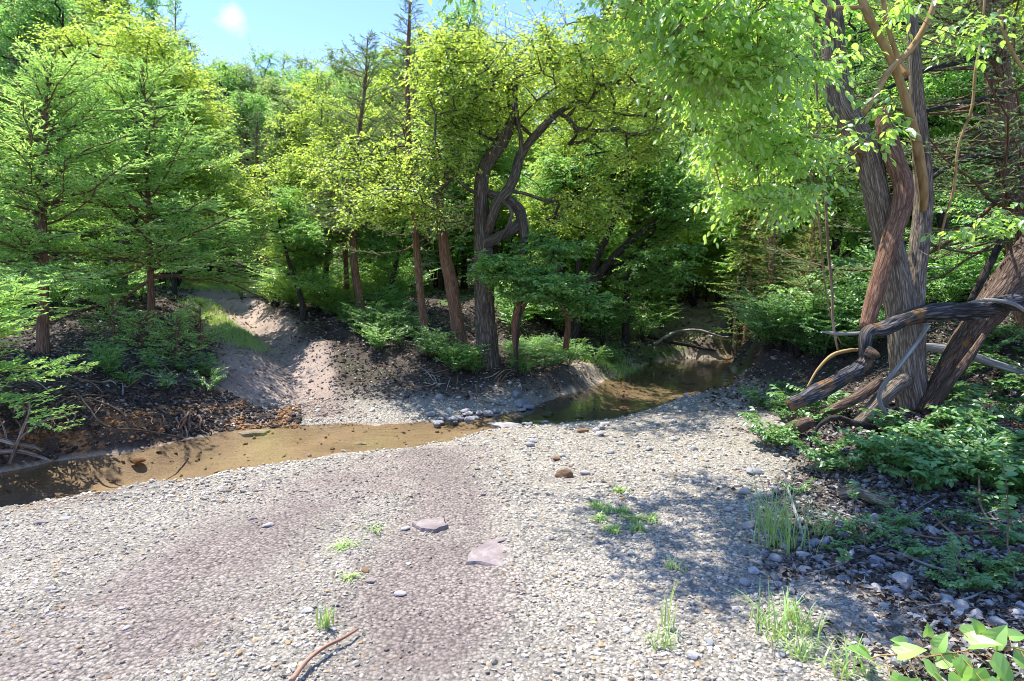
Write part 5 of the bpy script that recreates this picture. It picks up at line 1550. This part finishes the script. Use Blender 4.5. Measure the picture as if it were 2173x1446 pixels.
# ------------------------------------------------------------------ single stones
def stone(label, u, v, w_px, seed, mat='stone', flat=0.45, asp=0.75, group=None, rot=None, name='stone', zoff=0.0, base=ICO3, wobble=0.08):
    p = G(u, v); rr = R(seed)
    V, Fc = stone_proto(base, seed)
    V = V * (1 + wobble * (fbm(V[:, 0] * 1.6 + 5 + rr.random() * 9, V[:, 1] * 1.6 + V[:, 2] + 5, 3)[:, None] - 0.5) * 2)
    s = w_px * np.hypot(p[1], 0.0) / FPX / 2
    V = V * np.array([s, s * asp, s * flat])
    a = rr.uniform(0, 6.28) if rot is None else rot
    V = np.stack([V[:, 0] * cos(a) - V[:, 1] * sin(a), V[:, 0] * sin(a) + V[:, 1] * cos(a), V[:, 2]], 1)
    g = Geo(); g.add(V, Fc)
    o = g.obj(name, M[mat], smooth=False); o.location = (p[0], p[1], p[2] + s * flat * 0.45 + zoff)
    return tag(o, label, 'stone', group)


stone('brown wedge-shaped rock alone on the pale gravel', 1200, 1012, 46, 'r1', 'stone_brown', .5, .6, rot=.2)
stone('small rusty rock just beyond the brown wedge', 1180, 978, 26, 'r2', 'stone_brown', .5, .6)
stone('tan flattish stone near the far edge of the bar', 1236, 918, 34, 'r3', 'stone_brown', .35, .6, rot=.1)
stone('small orange stone on the middle gravel', 775, 1212, 22, 'r4', 'stone_brown', .4)
stone('white stone lying in the shallow water', 765, 944, 30, 'r5', 'stone', .3, .5, rot=0)
stone('pale submerged stone in the left pool', 290, 990, 34, 'r6', 'stone_brown', .4, .6, zoff=0.03)
stone('big dark slab of stone at the edge of the shade', 1600, 1008, 42, 'r7', 'stone_grey', .5)
stone('rounded tan stone at the foot of the tall grass', 1588, 1120, 40, 'r8', 'stone', .5)
stone('round grey pebble below the arching grass', 1660, 1395, 24, 'r9', 'stone_grey', .7)
stone('large white boulder fragment in the shaded rubble', 1915, 1245, 62, 'r10', 'stone', .6)
stone('squared grey stone under the herbs', 1857, 1195, 42, 'r11', 'stone_grey', .6)
stone('pale upright stone below the thicket', 1855, 1110, 30, 'r12', 'stone', .9)
stone('broad pale stone right of the upright one', 1920, 1135, 54, 'r13', 'stone', .5)
stone('chalky stone half hidden beside the broad pale one', 1978, 1135, 44, 'r14', 'stone', .5)
stone('low grey slab at the edge of the herbs', 1795, 1140, 50, 'r15', 'stone_grey', .35)
stone('grey bouldery stone at the far waterline below the elm', 1098, 842, 32, 'r16', 'stone_grey', .6)
stone('second grey stone beside the riffle', 1105, 862, 40, 'r17', 'stone_grey', .5)
stone('pale stone on the far bank beneath the roots', 935, 848, 26, 'r18', 'stone', .6)
stone('flat pale slab beside the riffle', 1070, 906, 84, 'r19', 'stone', .14, .5, rot=-.15)
stone('dark slab in the bend of the creek', 1460, 815, 40, 'r20', 'stone_grey', .3)
for i, (u, v, w) in enumerate([(1645, 1190, 34), (1665, 1165, 30), (1700, 1185, 42), (1705, 1215, 40), (1650, 1245, 26), (1580, 1240, 32), (1695, 1275, 26), (1760, 1285, 28), (2010, 1275, 40), (2050, 1275, 32), (2010, 1290, 34), (2070, 1315, 40), (2040, 1300, 46), (2140, 1235, 36), (2030, 1215, 34), (1960, 1195, 40), (2095, 1160, 34), (2060, 1190, 30),
                               (1505, 1370, 28), (1470, 1400, 34), (1560, 1300, 22), (1850, 1320, 26), (1880, 1290, 28), (1935, 1310, 22), (1790, 1235, 30), (1740, 1230, 24), (2160, 1290, 34), (2120, 1330, 40), (1985, 1330, 26), (1610, 1060, 24), (1640, 1040, 22), (1580, 1050, 26), (1548, 1085, 22), (1620, 1180, 22)]):
    stone('grey-white rubble stone in the shade below the thicket', u, v, w * 1.1, f'rb{i}', 'stone_grey' if i % 3 == 0 else 'stone', R(i).uniform(.35, .7), .7, 'rubble stones in the shade', base=ICO2)
for i in range(26):
    rr = R(f'wl{i}'); u = rr.uniform(880, 1180); v = 905 - (u - 880) * 0.06 + rr.uniform(-22, 14)
    stone('dark wet stone in the riffle below the elm', u, v, rr.uniform(14, 34), f'wl{i}', 'stone_grey' if i % 2 else 'stone', rr.uniform(.3, .6), .7, 'wet stones in the riffle', base=ICO2, zoff=.01)
for i in range(30):
    rr = R(f'bar{i}'); u = rr.uniform(1080, 1580); v = rr.uniform(885, 1010)
    stone('larger pale stone on the far part of the gravel bar', u, v, rr.uniform(14, 28), f'bar{i}', 'stone', rr.uniform(.35, .6), .7, 'larger stones on the far gravel', base=ICO2)
for i in range(24):
    rr = R(f'nb{i}'); u = rr.uniform(40, 1500); v = rr.uniform(1080, 1440)
    stone('slightly larger pale stone bedded in the near gravel', u, v, rr.uniform(16, 32), f'nb{i}', 'stone' if i % 3 else 'stone_mauve', rr.uniform(.25, .4), .7, 'bedded stones in the near gravel', base=ICO2)


def slab(label, outline_uv, thick, mat, seed, lift=0.0):
    rr = R(seed)
    pts = np.array([G(u, v) for u, v in outline_uv]); c = pts.mean(0)
    n = len(pts)
    # finer outline
    P2 = []
    for i in range(n):
        a, b = pts[i], pts[(i + 1) % n]
        for s in np.linspace(0, 1, 5)[:-1]: P2.append(a * (1 - s) + b * s + rr.normal(0, .006, 3) * [1, 1, 0])
    P2 = np.array(P2); m = len(P2); zt = c[2] + thick + lift
    rings = []
    for f, dz in ((1.02, -thick - .02), (1.0, -0.012), (0.965, 0.0), (0.7, .003), (0.35, .005)):
        q = c + (P2 - c) * f; q[:, 2] = zt + dz + (fbm(q[:, 0] * 9, q[:, 1] * 9, 3, 3) - .5) * .02 * (dz > -.02) ; rings.append(q)
    V = np.concatenate(rings + [[[c[0], c[1], zt + .006]]])
    F = []; j = np.arange(m); jn = (j + 1) % m
    for k in range(len(rings) - 1): F.append(np.stack([k * m + j, k * m + jn, (k + 1) * m + jn, (k + 1) * m + j], -1))
    tri = np.stack([(len(rings) - 1) * m + j, (len(rings) - 1) * m + jn, np.full(m, len(V) - 1)], -1)
    g = Geo(); g.add(V - c, [np.concatenate(F), tri]); o = g.obj('flat_rock', M[mat]); o.location = tuple(c)
    return tag(o, label, 'rock')


slab('small flat brown rock with a dark front edge on the gravel', [(876, 1118), (905, 1108), (945, 1108), (950, 1122), (920, 1134), (895, 1130)], 0.024, 'stone_mauve', 's1')
slab('large flat mauve slab set flush in the gravel', [(990, 1200), (1000, 1175), (1035, 1150), (1080, 1144), (1140, 1148), (1150, 1160), (1130, 1176), (1095, 1180), (1065, 1204), (1020, 1200)], 0.004, 'stone_mauve', 's2')
slab('thin grey slab leaning at the shallow crossing', [(500, 918), (540, 912), (575, 916), (560, 926), (520, 928)], 0.02, 'stone', 's3')


# ------------------------------------------------------------------ sticks, roots and driftwood on the ground
def gstick(label, uv, rpx, mat, cat='stick', name='dry_stick', lift=0.02, group=None, sides=10):
    pts = [G(u, v) + np.array([0, 0, l]) for u, v, l in uv]
    d = pts[0][1]
    rad = np.linspace(rpx, rpx * 0.45, len(pts)) * d / FPX
    g = Geo(); tube(g, pts, rad, sides, 6, 0.25, len(uv))
    return tag(g.obj(name, M[mat], smooth=True), label, cat, group)


gstick('reddish-brown stick poking up from the bottom of the gravel', [(618, 1462, .03), (652, 1424, .04), (690, 1394, .04), (726, 1373, .035), (760, 1352, .03)], 6.5, 'stick_red')
gstick('long dark stick lying below the thicket', [(1790, 1205, .03), (1850, 1185, .03), (1920, 1170, .04), (1960, 1160, .02)], 4, 'bark_dark')
gstick('thick dark root crossing the rubble at the right edge', [(2030, 1225, .02), (2080, 1215, .05), (2130, 1210, .05), (2200, 1215, .02)], 11, 'bark_dark', 'root', 'root')
gstick('grey log end poking out of the thicket', [(1780, 1060, .02), (1820, 1065, .06), (1860, 1085, .08), (1895, 1100, .08)], 16, 'bark_grey', 'log', 'fallen_log', sides=24)
gstick('pale dead stick standing among the tall grass', [(1710, 1170, 0), (1695, 1120, .03), (1672, 1075, .12), (1660, 1058, .2)], 4.5, 'deadwood')
gstick('bare curved twig near the right edge', [(2110, 1130, .02), (2080, 1100, .08), (2075, 1075, .15), (2072, 1068, .2)], 3, 'twig_brown')
gstick('thin driftwood branch slanting over the creek bend', [(1390, 735, .05), (1430, 730, .25), (1480, 735, .35), (1530, 745, .30), (1560, 740, .3)], 4, 'deadwood', 'branch', 'driftwood')
gstick('forked driftwood branch at the foot of the cut bank', [(1365, 720, .1), (1420, 740, .15), (1480, 750, .1), (1520, 752, .05)], 4, 'bark_dark', 'branch', 'driftwood')
gstick('dead branch lying along the bank right of the slender juniper', [(840, 690, .1), (875, 700, .12), (900, 712, .1), (930, 715, .05)], 5, 'deadwood', 'branch', 'dead_branch')
gstick('long pale dead branch on the bank behind the junipers', [(780, 645, .2), (830, 650, .2), (870, 665, .2), (890, 668, .2)], 4, 'deadwood', 'branch', 'dead_branch')
gstick('bent grey branch lying below the left juniper trunk', [(150, 800, .03), (200, 790, .06), (235, 775, .1), (258, 762, .12)], 6, 'twig_brown', 'branch', 'dead_branch')
# hooked dead snag right of the elm
log('dead_snag', 'hooked brown snag curving down right of the elm trunk', [(1098, 770, 9.3, 3), (1092, 700, 9.3, 7), (1102, 655, 9.3, 11), (1122, 625, 9.3, 11), (1150, 615, 9.4, 7), (1180, 640, 9.6, 5), (1205, 680, 9.9, 6), (1200, 740, 10.2, 7)], 'bark_red', 'snag', 20)

# roots and washed-out branches of the left cut bank
for i, lst in enumerate([[(95, 762, 7.8, 7), (115, 775, 7.6, 8), (140, 790, 7.4, 6), (160, 800, 7.2, 3)], [(88, 760, 7.8, 7), (70, 775, 7.6, 7), (45, 785, 7.4, 5), (20, 800, 7.2, 3)], [(100, 755, 7.85, 5), (135, 770, 7.7, 4), (170, 785, 7.6, 2)]]):
    log('surface_root', ['root running right from the bare-trunked juniper', 'root running left from the bare-trunked juniper', 'thin root snaking right behind the thick one'][i], lst, 'bark_cedar', 'root', 14)
rr = R('roots')
for i in range(60):
    u = rr.uniform(0, 430); v = 862 + u * 0.05 + rr.uniform(-10, 14); d = 5.75 + (u / 430) * 1.2 - 0.12
    n = 5; L = rr.uniform(25, 75); dr = rr.normal(0, 12)
    lst = [(u + dr * s + rr.normal(0, 5), v + L * s, d - 0.18 * s + rr.normal(0, .02), 2.2 * (1 - s) + 0.7) for s in np.linspace(0, 1, n)]
    log('exposed_root', 'thin dangling root on the washed-out left bank', lst, 'twig_brown' if i % 2 else 'bark_dark', 'root', 6, group='dangling roots on the left bank', ridges=0)
for i, lst in enumerate([[(-20, 960, 5.3, 6), (40, 958, 5.3, 5), (80, 968, 5.3, 4), (112, 980, 5.3, 2)], [(20, 985, 5.25, 3), (45, 920, 5.3, 3), (60, 880, 5.35, 2), (65, 850, 5.4, 1)], [(25, 950, 5.3, 3), (50, 925, 5.3, 2.5), (90, 895, 5.4, 2), (140, 880, 5.5, 1)], [(15, 945, 5.3, 2.5), (10, 915, 5.3, 2), (0, 890, 5.3, 1)],
                         [(165, 835, 5.9, 2), (190, 868, 5.8, 2), (225, 905, 5.75, 2), (310, 915, 5.9, 1.8), (390, 930, 6.3, 1.4)], [(190, 845, 5.9, 2), (250, 870, 5.8, 2), (275, 900, 5.8, 2), (300, 912, 5.9, 1)], [(-10, 930, 5.3, 5), (30, 942, 5.3, 5), (75, 950, 5.35, 4), (90, 958, 5.35, 2)]]):
    log('driftwood', ['thick grey driftwood branch half in the left pool', 'bare upright twig rising from the driftwood', 'bare twig slanting right over the cut bank', 'short bare twig at the left edge of the driftwood', 'long curved root trailing down to the waterline', 'short curved root above the long trailing one', 'second grey driftwood branch against the bank'][i], lst, 'bark_grey' if i < 4 or i == 6 else 'bark_dark', 'branch', 10)
# scattered twigs on the left and central banks
for i in range(60):
    reg = i % 3
    u, v = (rr.uniform(100, 430), rr.uniform(760, 860)) if reg == 0 else ((rr.uniform(880, 1150), rr.uniform(790, 865)) if reg == 1 else (rr.uniform(1760, 2160), rr.uniform(1080, 1260)))
    p = G(u, v); L = rr.uniform(.2, .6); a = rr.uniform(0, 6.28)
    e = p + np.array([cos(a), sin(a), 0]) * L; e[2] = Z(e[0], e[1]) + rr.uniform(.02, .12); mid = (p + e) / 2 + rr.normal(0, .03, 3); mid[2] = max(mid[2], Z(mid[0], mid[1]) + .03)
    g = Geo(); tube(g, [p + [0, 0, .01], mid, e], np.array([.008, .006, .003]) * rr.uniform(.7, 1.4), 6, 4)
    tag(g.obj('dry_twig', M['deadwood' if i % 2 else 'twig_brown'], smooth=True), ['dry twig lying on the left bank litter', 'dry twig on the dark slope below the elm', 'dry twig among the shaded rubble'][reg], 'twig', ['twigs on the left bank', 'twigs below the elm', 'twigs in the rubble'][reg])
